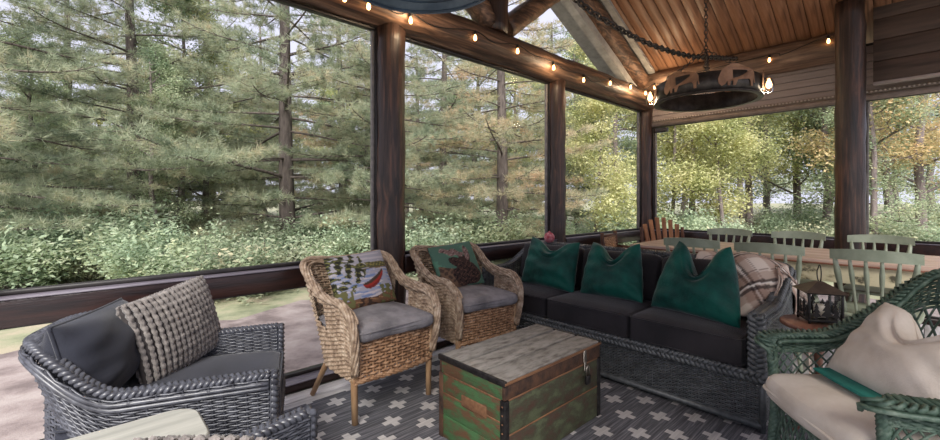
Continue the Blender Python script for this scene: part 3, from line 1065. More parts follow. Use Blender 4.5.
def paint_moose(U, V):
    c = np.zeros(U.shape + (3,)); c[:] = lin3((78, 110, 94))
    n1, n2, n3 = fuzz(U, V, 9, 11), fuzz(U, V, 34, 12), fuzz(U, V, 55, 13)
    put(c, n1 + 0.3 * n3 > 0.5, (86, 130, 106))
    ground = V < -0.42 + 0.35 * n1 - 0.25 * U
    put(c, ground & (U < 0.1), (110, 86, 68)); put(c, ground & (U < 0.1) & (n2 > 0.2), (74, 58, 48))
    body = ((U - 0.22) / 0.66) ** 2 + ((V + 0.50) / 0.50) ** 2 < 1 + 0.25 * n1
    neck = (np.abs(U - 0.10 - 0.45 * (V + 0.1)) < 0.30) & (V < 0.30) & (V > -0.6)
    head = ((U + 0.14 + 0.7 * (V - 0.05)) / 0.30) ** 2 + ((V - 0.05) / 0.30) ** 2 < 1
    put(c, body | neck | head, (58, 42, 38))
    put(c, (body | neck | head) & (n2 + 0.5 * n3 > 0.35), (92, 66, 54))
    put(c, (body | neck | head) & (n2 - 0.5 * n3 > 0.5), (30, 24, 25))
    a1 = ((U + 0.34 - 0.2 * V) / 0.52) ** 2 + ((V - 0.48 + 0.35 * U + 0.05 * np.sin(14 * U)) / 0.17) ** 2 < 1
    a2 = ((U - 0.42) / 0.15) ** 2 + ((V - 0.42 - 0.07 * np.sin(16 * U)) / 0.34) ** 2 < 1
    put(c, a1 | a2, (122, 98, 92)); put(c, (a1 | a2) & (n2 > 0.2), (78, 58, 56)); put(c, (a1 | a2) & (n3 > 0.5), (156, 134, 126))
    return c
m_print = M_attr('needlepoint')
for ch, fn, nm, lab, rl in ((pc1, paint_canoe, 'canoe_pillow', 'needlepoint pillow picturing a red canoe on a lake', -3), (pc2, paint_moose, 'moose_pillow', 'green needlepoint pillow picturing a brown moose', -4)):
    o, edge = pillow(nm, m_print, 0.42, 0.36, 0.13, n=110, paint=fn, pinch=0.03, seed=12, wr=0.004)
    tag(o, lab, 'pillow')
    set_tf(o, local(ch, (0.015, 0.285, 0.522)), ch.rotation_euler[2] + 0.03, math.radians(27), math.radians(rl))

# ---------------------------------------------------------------- old painted trunk
m_ttop = M('weathered_grey_planks', (84, 78, 72), (124, 119, 111), scale=20, stretch=(0.6, 1.6, 2), rough=0.75, bmp=0.4, bscale=30, c3=(146, 141, 133), lo=0.30, hi=0.58, rand=0.22, detail=10)
m_tgreen = M('flaking_green_paint', (98, 70, 48), (72, 92, 58), scale=9, stretch=(1, 1.0, 2.6), rough=0.6, bmp=0.4, bscale=30, c3=(68, 106, 64), lo=0.42, hi=0.60, rand=0.12, detail=8)
m_tdark = M('worn_dark_green', (74, 54, 42), (66, 66, 48), scale=9, stretch=(1, 1, 2), rough=0.6, bmp=0.4, bscale=30, c3=(84, 90, 64), lo=0.38, hi=0.62, rand=0.1, detail=8)
m_trust = M('rusty_edge', (44, 32, 26), (96, 66, 46), scale=14, rough=0.7, bmp=0.4, bscale=50)
m_tiron = M('black_iron', (34, 32, 32), (66, 62, 60), scale=30, rough=0.5, metal=0.6)
m_tbare = M('bare_orange_wood', (104, 70, 47), (134, 96, 66), scale=12, stretch=(0.4, 3, 3), rough=0.7)
TX0, TX1, TY0, TY1, TH = 1.335, 2.12, 1.222, 1.675, 0.418
tr = thing('wooden_trunk', 'old green-painted wooden trunk with grey plank lid on the rug', 'trunk', ((TX0 + TX1) / 2, (TY0 + TY1) / 2, 0.008))
hw, hd = (TX1 - TX0) / 2, (TY1 - TY0) / 2
lid = bpy.data.objects.new('lid', None); COL.objects.link(lid); lid.parent = tr
zt = TH - 0.008
for k in range(3):
    y0 = -hd + k * 2 * hd / 3
    MB().bbox(-hw, y0 + 0.008, zt - 0.02, hw, y0 + 2 * hd / 3 - 0.008, zt + (0.0, -0.0015, 0.001)[k], 0.003).build('lid_plank', m_ttop, lid)
MB().bbox(-hw + 0.003, -hd + 0.003, zt - 0.085, hw - 0.003, -hd + 0.02, zt - 0.02, 0.003).build('lid_rim', m_trust, lid)
MB().bbox(-hw + 0.003, hd - 0.02, zt - 0.085, hw - 0.003, hd - 0.003, zt - 0.02, 0.003).build('lid_rim', m_trust, lid)
for s in (-1, 1):
    a, b_ = sorted((s * (hw - 0.003), s * (hw - 0.02)))
    MB().bbox(a, -hd + 0.02, zt - 0.085, b_, hd - 0.02, zt - 0.02, 0.003).build('lid_rim', m_tgreen if s < 0 else m_trust, lid)
    a, b_ = sorted((s * (hw + 0.003), s * (hw - 0.012)))
    MB().bbox(a, -hd - 0.003, zt - 0.024, b_, hd + 0.003, zt + 0.002, 0.003).build('edge_strip', m_tiron, lid)
MB().bbox(-hw - 0.002, -hd - 0.004, zt - 0.018, hw + 0.002, -hd + 0.004, zt - 0.006, 0.002).build('edge_strip', m_tbare, lid)
# body boards
zb_ = zt - 0.092
for s in (-1, 1):
    for k, (za, zc) in enumerate(((0.0, 0.115), (0.118, 0.222), (0.225, zb_))):
        a, b_ = sorted((s * (hw - 0.006), s * (hw - 0.022)))
        MB().bbox(a, -hd + 0.02, za, b_, hd - 0.02, zc, 0.003).build('end_board', m_tgreen if s < 0 else m_tdark, tr)
        a, b_ = sorted((s * (hd - 0.006), s * (hd - 0.022)))
        if k < 2:
            za, zc = ((0.0, 0.165), (0.168, zb_))[k]
            MB().bbox(-hw + 0.006, a, za, hw - 0.006, b_, zc, 0.003).build('side_board', m_tdark, tr)
    for q in (-1, 1):
        a, b_ = sorted((s * hw, s * (hw - 0.03)))
        c, d = sorted((q * hd, q * (hd - 0.03)))
        MB().bbox(a, c, 0, b_, d, zb_ + 0.004, 0.003).build('corner_strip', m_tiron if q < 0 else m_trust, tr)
    mb = MB()
    for z_ in (zb_ + 0.003, 0.223):
        a, b_ = sorted((s * (hw - 0.004), s * (hw - 0.010)))
        mb.bbox(a, -hd + 0.03, z_ - 0.005, b_, hd - 0.03, z_ + 0.004, 0.001, 1)
    mb.build('worn_seam', m_tbare, tr)
mb = MB().bbox(-hw + 0.03, -hd + 0.003, zb_ - 0.001, hw - 0.03, -hd + 0.010, zb_ + 0.007, 0.001, 1)
mb.bbox(-hw + 0.03, -hd + 0.003, 0.163, hw - 0.03, -hd + 0.010, 0.170, 0.001, 1)
mb.build('worn_seam', m_tbare, tr)
MB().bbox(-hw + 0.03, -hd + 0.03, 0.0, hw - 0.03, hd - 0.03, 0.02, 0).build('floor_board', m_trust, tr)
MB().bbox(-hw - 0.004 + 0.006, -0.11, 0.205, -hw + 0.012, 0.06, 0.262, 0.008).build('bare_patch', m_tbare, tr)
mb = MB()
for z_ in np.linspace(0.03, zb_ - 0.02, 8):
    mb.lathe([(0.0, -0.003), (0.004, -0.002), (0.0045, 0.0)], 6, (-hw + 0.015, -hd, z_), M4=rotM('X', 90))
    mb.lathe([(0.0, 0.003), (0.004, 0.002), (0.0045, 0.0)], 6, (-hw, -hd + 0.015, z_), M4=rotM('Y', -90))
tag(mb.build('nail_heads', m_tbare, tr), kind='stuff')
hx = 0.23
hp = MB().bbox(hx - 0.014, -hd - 0.006, zt - 0.075, hx + 0.014, -hd, zt - 0.012, 0.003)
hp.bbox(hx - 0.010, -hd - 0.008, zt - 0.120, hx + 0.010, -hd - 0.002, zt - 0.07, 0.003)
M_steel = M('dull_steel', (150, 142, 130), (186, 178, 166), scale=20, rough=0.35, metal=0.9)
hasp = hp.build('hasp', M_steel, tr)
pl_ = bpy.data.objects.new('padlock', None); COL.objects.link(pl_); pl_.parent = tr
MB().bbox(hx - 0.020, -hd - 0.028, zt - 0.185, hx + 0.020, -hd - 0.012, zt - 0.138, 0.005).build('lock_body', m_tiron, pl_)
sh = [(hx - 0.013, zt - 0.14), (hx - 0.013, zt - 0.105), (hx - 0.008, zt - 0.094), (hx, zt - 0.090), (hx + 0.008, zt - 0.094), (hx + 0.013, zt - 0.105), (hx + 0.013, zt - 0.14)]
MB().tube([(a, -hd - 0.019, z_) for a, z_ in sh], 0.0042, 7).build('shackle', M_steel, pl_)

# ---------------------------------------------------------------- green velvet pillows, plaid throw, red ball on the sofa
m_velvet = M('emerald_velvet', (0, 50, 44), (8, 84, 72), scale=6, rough=0.6, sheen=0.3, bmp=0.8, bscale=14, spec=0.25)
seat_top = 0.008 + 0.30 + 0.17 + 0.012
for (X, Y, w, h, rz, tilt, roll, lab, seed, ch, tp) in (
        (2.79, 2.10, 0.50, 0.405, -84, 16, 3, 'emerald velvet pillow at the sofa end beside the moose-pillow chair', 31, 0.09, 0.10),
        (2.82, 1.555, 0.50, 0.415, -92, 17, -3, 'emerald velvet pillow on the middle seat of the black sofa', 32, 0.12, 0.24),
        (2.75, 0.97, 0.54, 0.46, -97, 15, 2, 'largest emerald velvet pillow, propped beside the plaid throw', 35, 0.20, 0.42)):
    o, edge = pillow('velvet_pillow', m_velvet, w, h, 0.19, n=44, chop=ch, chop_w=0.46, pinch=0.05, seed=seed, wr=0.024, sag=0.18, taper=tp)
    tag(o, lab, 'pillow', 'emerald velvet pillows on the sofa')
    set_tf(o, (X, Y, seat_top - 0.006), math.radians(rz), math.radians(tilt), math.radians(roll))

def plaid_col(a, b_):
    """a, b_: cloth coordinates in metres"""
    base = lin3((212, 198, 184))
    c = np.zeros(a.shape + (3,)); c[:] = base
    for q in (a, b_):
        m_ = np.mod(q, 0.235)
        for lo, hi, col, w in ((0.02, 0.07, (140, 104, 86), 0.5), (0.07, 0.088, (48, 34, 34), 0.85), (0.094, 0.102, (230, 222, 214), 0.8), (0.102, 0.118, (48, 34, 34), 0.85), (0.118, 0.160, (138, 104, 88), 0.45), (0.168, 0.174, (84, 60, 54), 0.7)):
            k = ((m_ > lo) & (m_ < hi))[..., None] * w
            c = c * (1 - k) + lin3(col) * k
    return c
nu_, nv_ = 120, 130
su = np.linspace(0, 1.02, nu_); tv = np.linspace(0, 1.0, nv_)
SU, TV = np.meshgrid(su, tv, indexing='ij')
prof = catmull([(2.90, 0, 0.505), (2.955, 0, 0.62), (3.01, 0, 0.75), (3.09, 0, 0.84), (3.24, 0, 0.845), (3.385, 0, 0.80), (3.455, 0, 0.74), (3.47, 0, 0.56), (3.475, 0, 0.36)], 14)
prof, pl_len = resample(prof, n=nv_)
PX = np.broadcast_to(prof[:, 0], SU.shape).copy(); PZ = np.broadcast_to(prof[:, 2], SU.shape).copy()
s_flat = 0.46
flat = np.minimum(SU, s_flat)
drop = np.maximum(SU - s_flat, 0) * 0.62
PY = 1.05 - flat
sm_ = np.clip((PX - 3.10) / 0.16, 0, 1)
PZ = PZ - drop * sm_ + 0.010 * np.sin(SU * 22 + TV * 5) * (SU > 0.05) - 0.05 * np.clip((SU - 0.30) / 0.16, 0, 1) ** 2
PY = PY - 0.075 * np.clip(drop * 6, 0, 1) * sm_ - 0.02 * np.sin(PX * 40) * np.clip(drop * 4, 0, 1)
PZ = np.maximum(PZ, 0.05)
PX = PX + 0.012 * np.sin(SU * 17)
Vp = np.stack([PX, PY, PZ], -1)
mb = MB(); mb.sheet(Vp)
cols = np.ones((nu_, nv_, 4)); 
A_, B_ = SU * 0.75 + TV * pl_len * 0.66, TV * pl_len * 0.75 - SU * 0.66
cols[..., :3] = plaid_col(A_ + 3, B_ + 3)
m_plaid = M_attr('plaid_wool', rough=0.95, bmp=0.4, bscale=180)
thr = mb.build('plaid_throw', m_plaid, cols=cols.reshape(-1, 4))
thr.modifiers.new('thickness', 'SOLIDIFY').thickness = 0.006
tag(thr, 'cream and brown plaid throw draped over the corner of the black sofa', 'throw')

mb = MB()
prf = [(0.052 * math.sin(a), -0.052 * math.cos(a)) for a in np.linspace(0.01, math.pi - 0.01, 14)]
mb.lathe(prf, 18)
m_ball = M('red_pink_knit', (168, 52, 66), (214, 156, 160), scale=28, rough=0.9, bmp=0.4, bscale=60)
bl = mb.build('knitted_ball', m_ball, loc=(3.375, 2.50, 0.832))
top_ = MB().lathe([(0.0, 0.0), (0.012, 0.003), (0.010, 0.012), (0.0, 0.016)], 8); top_.build('tuft', m_ball, bl, loc=(0, 0, 0.05))
tag(bl, 'small red and pink knitted ball on the sofa back behind a green pillow', 'ornament')

# ---------------------------------------------------------------- green wicker armchair
m_gw = M('sage_green_wicker', (48, 70, 59), (80, 102, 87), scale=30, rough=0.5, c3=(132, 146, 130), lo=0.3, hi=0.75)
m_cream = M('cream_canvas', (206, 193, 178), (226, 215, 202), scale=6, rough=0.9, bmp=0.25, bscale=200)
m_teal = M('teal_canvas', (26, 104, 96), (36, 124, 112), scale=10, rough=0.8)
def lattice(mb, S, nd, r, skew, rings=(), mi=0, K=15):
    v = np.linspace(0, 1, K)
    for sg in (1, -1):
        k0 = np.arange(-int(nd * abs(skew)) - 1, nd + int(nd * abs(skew)) + 2)
        U = (k0[:, None] / nd) + sg * skew * v[None, :]
        Vv = np.broadcast_to(v, U.shape)
        ok = (U >= 0) & (U <= 1)
        Uc = np.clip(U, 0, 1)
        P, N, du, dv = frame_of(S, Uc, Vv)
        P = P + N * (0.003 * sg)
        keep = ok[:, 1:] & ok[:, :-1]
        strands(mb, P, N, du, r, 4, keep, mi)
    for q in rings:
        U = np.linspace(0, 1, 60)[None, :]
        P, N, du, dv = frame_of(S, U, np.full_like(U, q))
        strands(mb, P, N, dv, r * 1.1, 4, None, mi)

def green_chair():
    t = thing('green_wicker_armchair', 'open-lattice green wicker armchair with cream cushions', 'armchair')
    half = [(.265, -.03, .55), (.29, -.045, .585), (.315, 0, .592), (.335, .10, .592), (.335, .22, .602), (.325, .33, .665), (.31, .43, .745), (.29, .51, .83), (.24, .57, .89), (.14, .605, .91), (0, .615, .905)]
    base = [(.275, -.01, .33), (.28, -.01, .33), (.283, 0, .33), (.285, .06, .33), (.285, .14, .33), (.28, .23, .33), (.27, .32, .33), (.245, .40, .33), (.2, .46, .33), (.11, .49, .33), (0, .495, .33)]
    def full(p):
        return [(-x, y_, z_) for x, y_, z_ in p] + [(x, y_, z_) for x, y_, z_ in p[::-1][1:]]
    R0, B0 = catmull(full(half), 8), catmull(full(base), 8)
    uu = np.linspace(0, 1, len(R0))
    def S(U, V):
        a = np.stack([np.interp(U, uu, B0[:, c]) for c in range(3)], -1)
        b_ = np.stack([np.interp(U, uu, R0[:, c]) for c in range(3)], -1)
        p = a + (b_ - a) * V[..., None]
        return p
    mb = MB(); lattice(mb, lambda U, V: S(U, V * 0.80), 46, 0.0052, 0.10, rings=(0.0, 0.03, 0.97, 1.0))
    mb.build('lattice_shell', m_gw, t)
    mb = MB(); weave(mb, lambda U, V: S(U, 0.80 + 0.19 * V), 70, 7, r=0.007, amp=0.006)
    mb.build('woven_band', m_gw, t)
    # broad rolled arm and back rail: parallel reeds crossed by a plait
    T = np.gradient(R0, axis=0); T /= np.linalg.norm(T, axis=1)[:, None]
    sd = np.cross(T, (0, 0, 1.0)); sd /= np.linalg.norm(sd, axis=1)[:, None]
    mb = MB()
    for k, o_ in enumerate(np.linspace(-0.042, 0.042, 6)):
        q = R0 + sd * o_ + np.array([0, 0, 0.014 * (1 - (o_ / 0.042) ** 2) - 0.004])
        mb.tube(q, 0.0088, 5)
    mb.build('rail_reeds', m_gw, t)
    mb = MB(); q = R0.copy(); q[:, 2] += 0.014
    braid(mb, q, A=0.040, B=0.007, r=0.0075, L=0.085, nstr=4, n=4)
    mb.build('rail_plait', m_gw, t)
    # seat frame, lattice apron, legs, stretchers
    e = np.concatenate([B0, [[0.2, -0.03, .33], [0, -0.04, .33], [-0.2, -0.03, .33]]])
    mb = MB(); q = e.copy(); q[:, 2] = 0.345
    rope(mb, np.concatenate([q, q[:1]]), R=0.010, nstr=4, r=0.010, pitch=0.2)
    mb.build('seat_hoop', m_gw, t)
    L0 = B0.copy(); L0[:, 2] = 0.14; L0[:, 0] *= 1.03
    def S5(U, V):
        a = np.stack([np.interp(U, uu, L0[:, c]) for c in range(3)], -1)
        b_ = np.stack([np.interp(U, uu, B0[:, c]) for c in range(3)], -1)
        return a + (b_ - a) * V[..., None]
    mb = MB(); lattice(mb, S5, 34, 0.0048, 0.06, rings=(0.0, 0.5, 1.0))
    def S6(U, V):
        return np.stack([(U - 0.5) * 0.56, -0.02 - 0.02 * np.sin(np.pi * U), 0.15 + V * 0.18], -1)
    lattice(mb, S6, 12, 0.0048, 0.16, rings=(0.0, 0.12, 1.0))
    mb.build('lattice_apron', m_gw, t)
    for s in (-1, 1):
        mb = MB(); rope(mb, [(s * .29, -.035, 0), (s * .278, -.02, .33), (s * .285, -.035, .60)], R=0.011, nstr=5, r=0.010, pitch=0.09, step=0.015)
        mb.build('front_leg', m_gw, t)
        mb = MB(); rope(mb, [(s * .25, .50, 0), (s * .235, .42, .34)], R=0.010, nstr=5, r=0.010, pitch=0.09, step=0.015)
        mb.build('rear_leg', m_gw, t)
        MB().tube([(s * .285, -.03, .12), (s * .245, .47, .12)], 0.009, 6).build('stretcher', m_gw, t)
    MB().bbox(-.255, 0.0, .325, .255, .44, .345, .008).build('seat_deck', m_gw, t)
    mb = MB(); cushion_mesh(mb, 0.55, 0.56, 0.115, 0.05, 0.03, 18, seed=15, wob=0.007)
    cu = mb.build('seat_cushion', m_cream, t, loc=(0, 0.195, 0.350))
    pp = MB(); pp.tube(round_rect(0.552, 0.562, 0.05, 0.052), 0.006, 6, closed=True)
    pp.build('piping', m_cream, cu)
    return t
gc = green_chair()
gc.location = (1.985, 0.24, 0.0085); gc.rotation_euler = (0, 0, math.radians(220))
o, edge = pillow('cream_pillow', m_cream, 0.50, 0.36, 0.19, n=40, chop=0.11, chop_w=0.36, pinch=0.05, seed=52, wr=0.016, sag=0.1)
tag(o, 'large cream pillow with a dented top in the green wicker armchair', 'pillow')
pp = MB(); pp.tube(edge[::2], 0.004, 5, closed=True); pp.build('piping', m_cream, o)
set_tf(o, local(gc, (0.01, 0.15, 0.488)), gc.rotation_euler[2], math.radians(38), math.radians(0))
o = MB(); cushion_mesh(o, 0.44, 0.13, 0.016, 0.007, 0.003, 10, seed=3)
o = o.build('teal_pad', m_teal, loc=local(gc, (0.02, 0.145, 0.499)), rot=(0, 0, gc.rotation_euler[2]))
tag(o, 'thin teal pad showing between the cream cushions of the green armchair', 'cushion')

# ---------------------------------------------------------------- side table with lantern
m_wood = M('reddish_brown_wood', (104, 66, 52), (150, 106, 86), scale=5, stretch=(1, 6, 1), rough=0.3, bmp=0.1, bscale=30)
t = thing('round_side_table', 'small round reddish-brown table carrying the lantern', 'table', (2.75, 0.365, 0.0085))
MB().lathe([(0.0, 0.544), (0.15, 0.544), (0.162, 0.552), (0.162, 0.564), (0.154, 0.57), (0.0, 0.57)], 36).build('table_top', m_wood, t)
MB().lathe([(0.018, 0.546), (0.024, 0.46), (0.016, 0.34), (0.026, 0.22), (0.018, 0.12), (0.022, 0.06)], 14).build('pedestal', m_wood, t)
for k in range(3):
    a = 2.09 * k + 0.4
    MB().tube([(0.015 * math.cos(a), 0.015 * math.sin(a), 0.12), (0.10 * math.cos(a), 0.10 * math.sin(a), 0.07), (0.15 * math.cos(a), 0.15 * math.sin(a), 0.012)], [0.014, 0.013, 0.011], 8).build('foot', m_wood, t)
m_lant = M('lantern_iron', (24, 23, 24), (44, 41, 40), scale=20, rough=0.5, metal=0.4)
m_lroof = M('lantern_roof', (66, 54, 46), (92, 78, 66), scale=14, rough=0.55, metal=0.3)
t = thing('lantern', 'black iron lantern with peaked roof and tree cutouts on the round table', 'lantern', (2.775, 0.365, 0.579), math.radians(28))
MB().bbox(-.075, -.075, 0.012, .075, .075, 0.024, .003).build('base', m_lant, t)
for sx in (-1, 1):
    for sy in (-1, 1):
        MB().bbox(sx * .068 - .005, sy * .068 - .005, 0.0, sx * .068 + .005, sy * .068 + .005, .155, .001, 1).build('corner_post', m_lant, t)
MB().bbox(-.078, -.078, .150, .078, .078, .160, .002).build('top_frame', m_lant, t)
mb = MB()
mb.add([(-.092, -.092, .158), (.092, -.092, .158), (.092, .092, .158), (-.092, .092, .158), (-.014, -.014, .205), (.014, -.014, .205), (.014, .014, .205), (-.014, .014, .205)],
       [(0, 1, 5, 4), (1, 2, 6, 5), (2, 3, 7, 6), (3, 0, 4, 7), (4, 5, 6, 7), (3, 2, 1, 0)], smooth=False)
mb.build('roof', m_lroof, t)
hp_ = [(0.03 * math.sin(a) * (1 if abs(a) < 2 else 0.6), 0, 0.245 - 0.045 * math.cos(a)) for a in np.linspace(0, 2 * math.pi, 18)[:-1]]
MB().tube(hp_, 0.0028, 6, closed=True).build('handle', m_lant, t)
tree_poly = [(-.004, .024), (-.004, .04), (-.024, .045), (-.009, .068), (-.019, .070), (-.006, .093), (-.012, .095), (0, .128), (.012, .095), (.006, .093), (.019, .070), (.009, .068), (.024, .045), (.004, .04), (.004, .024)]
for k in range(4):
    mb = MB()
    for q, sc in ((-.038, .8), (0.005, 1.0), (.042, .75)):
        mb.prism([(q + a * sc, .024 + (b_ - .024) * sc) for a, b_ in tree_poly], .002, off=-.069)
    o = mb.build('tree_panel', m_lant, t, rot=(0, 0, k * math.pi / 2))
    mb = MB(); mb.bbox(-.064, -.064, .024, .064, -.062, .150, 0)
    mb.build('glass', M_glass('lantern_glass', 0.5), t, rot=(0, 0, k * math.pi / 2))
MB().lathe([(0.0, .024), (.024, .024), (.025, .085), (.022, .088), (0.0, .083)], 14).build('candle', M('candle_wax', (226, 214, 194), rough=0.5), t)

# ---------------------------------------------------------------- dining table and chairs
m_ttop2 = M('pinkish_tabletop', (172, 142, 126), (202, 176, 160), scale=4, stretch=(5, 0.5, 1), rough=0.35, bmp=0.1, bscale=20)
m_tedge = M('red_brown_edge', (110, 66, 48), (134, 86, 64), scale=10, rough=0.5)
m_apron = M('chipped_cream_green_paint', (84, 78, 62), (190, 180, 146), scale=5, stretch=(1, 1.2, 2), rough=0.6, bmp=0.2, bscale=30, c3=(206, 196, 164), lo=0.34, hi=0.46)
t = thing('dining_table', 'long farm table with chipped cream-green apron and wooden top', 'table', (4.47, 0.83, 0.0))
for k in range(4):
    x0 = -0.46 + k * 0.23
    MB().bbox(x0 + 0.0012, -1.14, 0.738, x0 + 0.2288, 1.16, 0.762, 0.003).build('top_plank', m_ttop2, t)
MB().bbox(-0.465, -1.14, 0.728, 0.465, 1.16, 0.739, 0.002, 1).build('top_edge', m_tedge, t)
for s in (-1, 1):
    a, b_ = sorted((s * 0.435, s * 0.41))
    MB().bbox(a, -1.06, 0.60, b_, 1.08, 0.73, 0.003).build('apron', m_apron, t)
    yy0 = 1.08 if s > 0 else -1.06
    a, b_ = sorted((yy0, yy0 - s * 0.025))
    MB().bbox(-0.41, a, 0.60, 0.41, b_, 0.73, 0.003).build('apron', m_apron, t)
    for q in (-1, 1):
        yc = 1.045 if q > 0 else -1.025
        xc = s * 0.385
        mb = MB(); mb.bbox(xc - .05, yc - .05, 0.52, xc + .05, yc + .05, 0.73, .004)
        mb.lathe([(.048, .52), (.034, .49), (.046, .45), (.05, .36), (.036, .18), (.03, .10), (.042, .06), (.028, 0.0)], 14, (xc, yc, 0))
        mb.build('leg', m_apron, t)

m_sage = M('sage_paint', (128, 138, 118), (152, 160, 140), scale=8, rough=0.45, bmp=0.1, bscale=30)
def spindle_chair():
    t = thing('spindle_dining_chair', 'chair', 'chair')
    # front towards -y
    mb = MB()
    prof_ = []
    out = [(0.20, -0.22), (0.215, -0.10), (0.205, 0.08), (0.17, 0.20), (0.0, 0.215), (-0.17, 0.20), (-0.205, 0.08), (-0.215, -0.10), (-0.20, -0.22), (0, -0.235)]
    O = catmull([(a, b_, 0) for a, b_ in out], 4, closed=True)
    n = len(O)
    lay = []
    for z, k in ((.425, .93), (.432, .99), (.447, 1.0), (.455, .97), (.449, .75), (.446, .4)):
        q = O * (k, k, 1); q[:, 2] = z; lay.append(q)
    qd = [(a * n + j, a * n + (j + 1) % n, (a + 1) * n + (j + 1) % n, (a + 1) * n + j) for a in range(5) for j in range(n)]
    mb.addq(np.concatenate(lay), qd)
    mb.add(lay[-1], [list(range(n))]); mb.add(lay[0], [list(range(n - 1, -1, -1))])
    mb.build('seat', m_sage, t)
    # curved crest rail
    nn = 14
    cr = []
    for k in range(nn + 1):
        u = -1 + 2 * k / nn
        x, yv = u * 0.215, 0.315 - 0.055 * u * u
        zt_, zb_2 = 0.878 + 0.012 * (1 - u * u) - 0.004 * abs(u), 0.812 + 0.004 * (1 - u * u)
        cr.append([(x, yv - .010, zb_2), (x, yv + .010, zb_2), (x, yv + .016, zt_), (x, yv - .004, zt_)])
    cr = np.array(cr)
    q = [(k * 4 + j, k * 4 + (j + 1) % 4, (k + 1) * 4 + (j + 1) % 4, (k + 1) * 4 + j) for k in range(nn) for j in range(4)]
    q += [(0, 3, 2, 1), (nn * 4, nn * 4 + 1, nn * 4 + 2, nn * 4 + 3)]
    mb = MB(); mb.add(cr.reshape(-1, 3), q, smooth=False); mb.build('crest_rail', m_sage, t)
    for k in range(6):
        u = -0.88 + 1.76 * k / 5
        edge = k in (0, 5)
        b0 = np.array([u * 0.165, 0.185 - 0.03 * u * u, 0.445]); b1 = np.array([u * 0.215, 0.315 - 0.055 * u * u, 0.82])
        s = np.linspace(0, 1, 9)
        R_ = 0.0085 + 0.0065 * np.exp(-((s - 0.72) / 0.16) ** 2) + (0.004 if edge else 0)
        MB().tube(b0 + (b1 - b0) * s[:, None], R_, 7).build('back_post' if edge else 'spindle', m_sage, t)
    for sx in (-1, 1):
        for (x0, y0, x1, y1) in ((.15, -.16, .205, -.235), (.13, .15, .195, .26)):
            s = np.linspace(0, 1, 8)
            p0, p1 = np.array([sx * x0, y0, .43]), np.array([sx * x1, y1, 0])
            MB().tube(p0 + (p1 - p0) * s[:, None], 0.012 + 0.007 * np.sin(np.pi * s) ** 2, 8).build('leg', m_sage, t)
        MB().tube([(sx * .178, -.195, .21), (sx * .163, .205, .21)], 0.010, 7).build('stretcher', m_sage, t)
    MB().tube([(-.172, 0.0, .21), (.172, 0.0, .21)], 0.010, 7).build('stretcher', m_sage, t)
    return t
sc_ = spindle_chair()
first = True
GRP = 'sage spindle chairs around the farm table'
for (X, Y, rz, lab) in ((3.93, 0.215, 90, 'sage spindle chair behind the lantern, backing onto the green wicker armchair'),
                        (3.95, 0.77, 88, 'sage spindle chair behind the plaid throw, backing onto the sofa'),
                        (3.97, 1.32, 91, 'sage spindle chair behind the largest emerald pillow, backing onto the sofa'),
                        (4.94, 0.27, -90, 'sage spindle chair on the window side beside the thick log post'),
                        (4.95, 0.86, -91, 'middle sage spindle chair on the window side of the farm table'),
                        (4.95, 1.45, -89, 'sage spindle chair on the window side, nearest the rustic twig chairs')):
    place(sc_, first, (X, Y, 0.0), math.radians(rz), lab, GRP); first = False

# rustic chairs by the corner
m_hick = M('hickory_bark', (70, 46, 36), (112, 76, 56), scale=8, stretch=(2, 2, 0.6), rough=0.7, bmp=0.4, bscale=30)
m_splint = M('woven_splint', (150, 112, 78), (186, 148, 108), scale=20, rough=0.6)
t = thing('hickory_chair', 'rustic hickory chair with woven splint back at the head of the table', 'chair', (4.66, 2.27, 0.0), math.radians(8))
for s in (-1, 1):
    log_mesh(MB(), (s * .20, .20, 0), (s * .205, .29, .82), 0.022, seed=60 + s, n=8, m=10, knots=3).build('back_post', m_hick, t)
    log_mesh(MB(), (s * .23, -.20, 0), (s * .23, -.20, .62), 0.022, seed=62 + s, n=8, m=10, knots=3).build('front_post', m_hick, t)
    log_mesh(MB(), (s * .23, -.23, .62), (s * .205, .26, .64), 0.020, seed=64 + s, n=8, m=8, knots=2).build('arm', m_hick, t)
    MB().tube([(s * .23, -.20, .2), (s * .2, .215, .2)], .013, 7).build('stretcher', m_hick, t)
    MB().tube([(s * .23, -.20, .42), (s * .2, .24, .42)], .015, 7).build('seat_rail', m_hick, t)
MB().tube([(-.205, .285, .78), (.205, .285, .78)], .015, 7).build('top_rail', m_hick, t)
MB().tube([(-.2, .25, .50), (.2, .25, .50)], .014, 7).build('lower_rail', m_hick, t)
MB().tube([(-.23, -.20, .42), (.23, -.20, .42)], .015, 7).build('seat_rail', m_hick, t)
mb = MB(); weave(mb, lambda U, V: np.stack([(U - .5) * .38, .252 + .035 * V, .51 + V * .26], -1), 12, 13, r=0.0095, amp=0.006); mb.build('woven_back', m_splint, t)
mb = MB(); weave(mb, lambda U, V: np.stack([(U - .5) * .42, -.19 + .42 * V, .428 + 0 * U], -1), 14, 20, r=0.0095, amp=0.005); mb.build('woven_seat', m_splint, t)

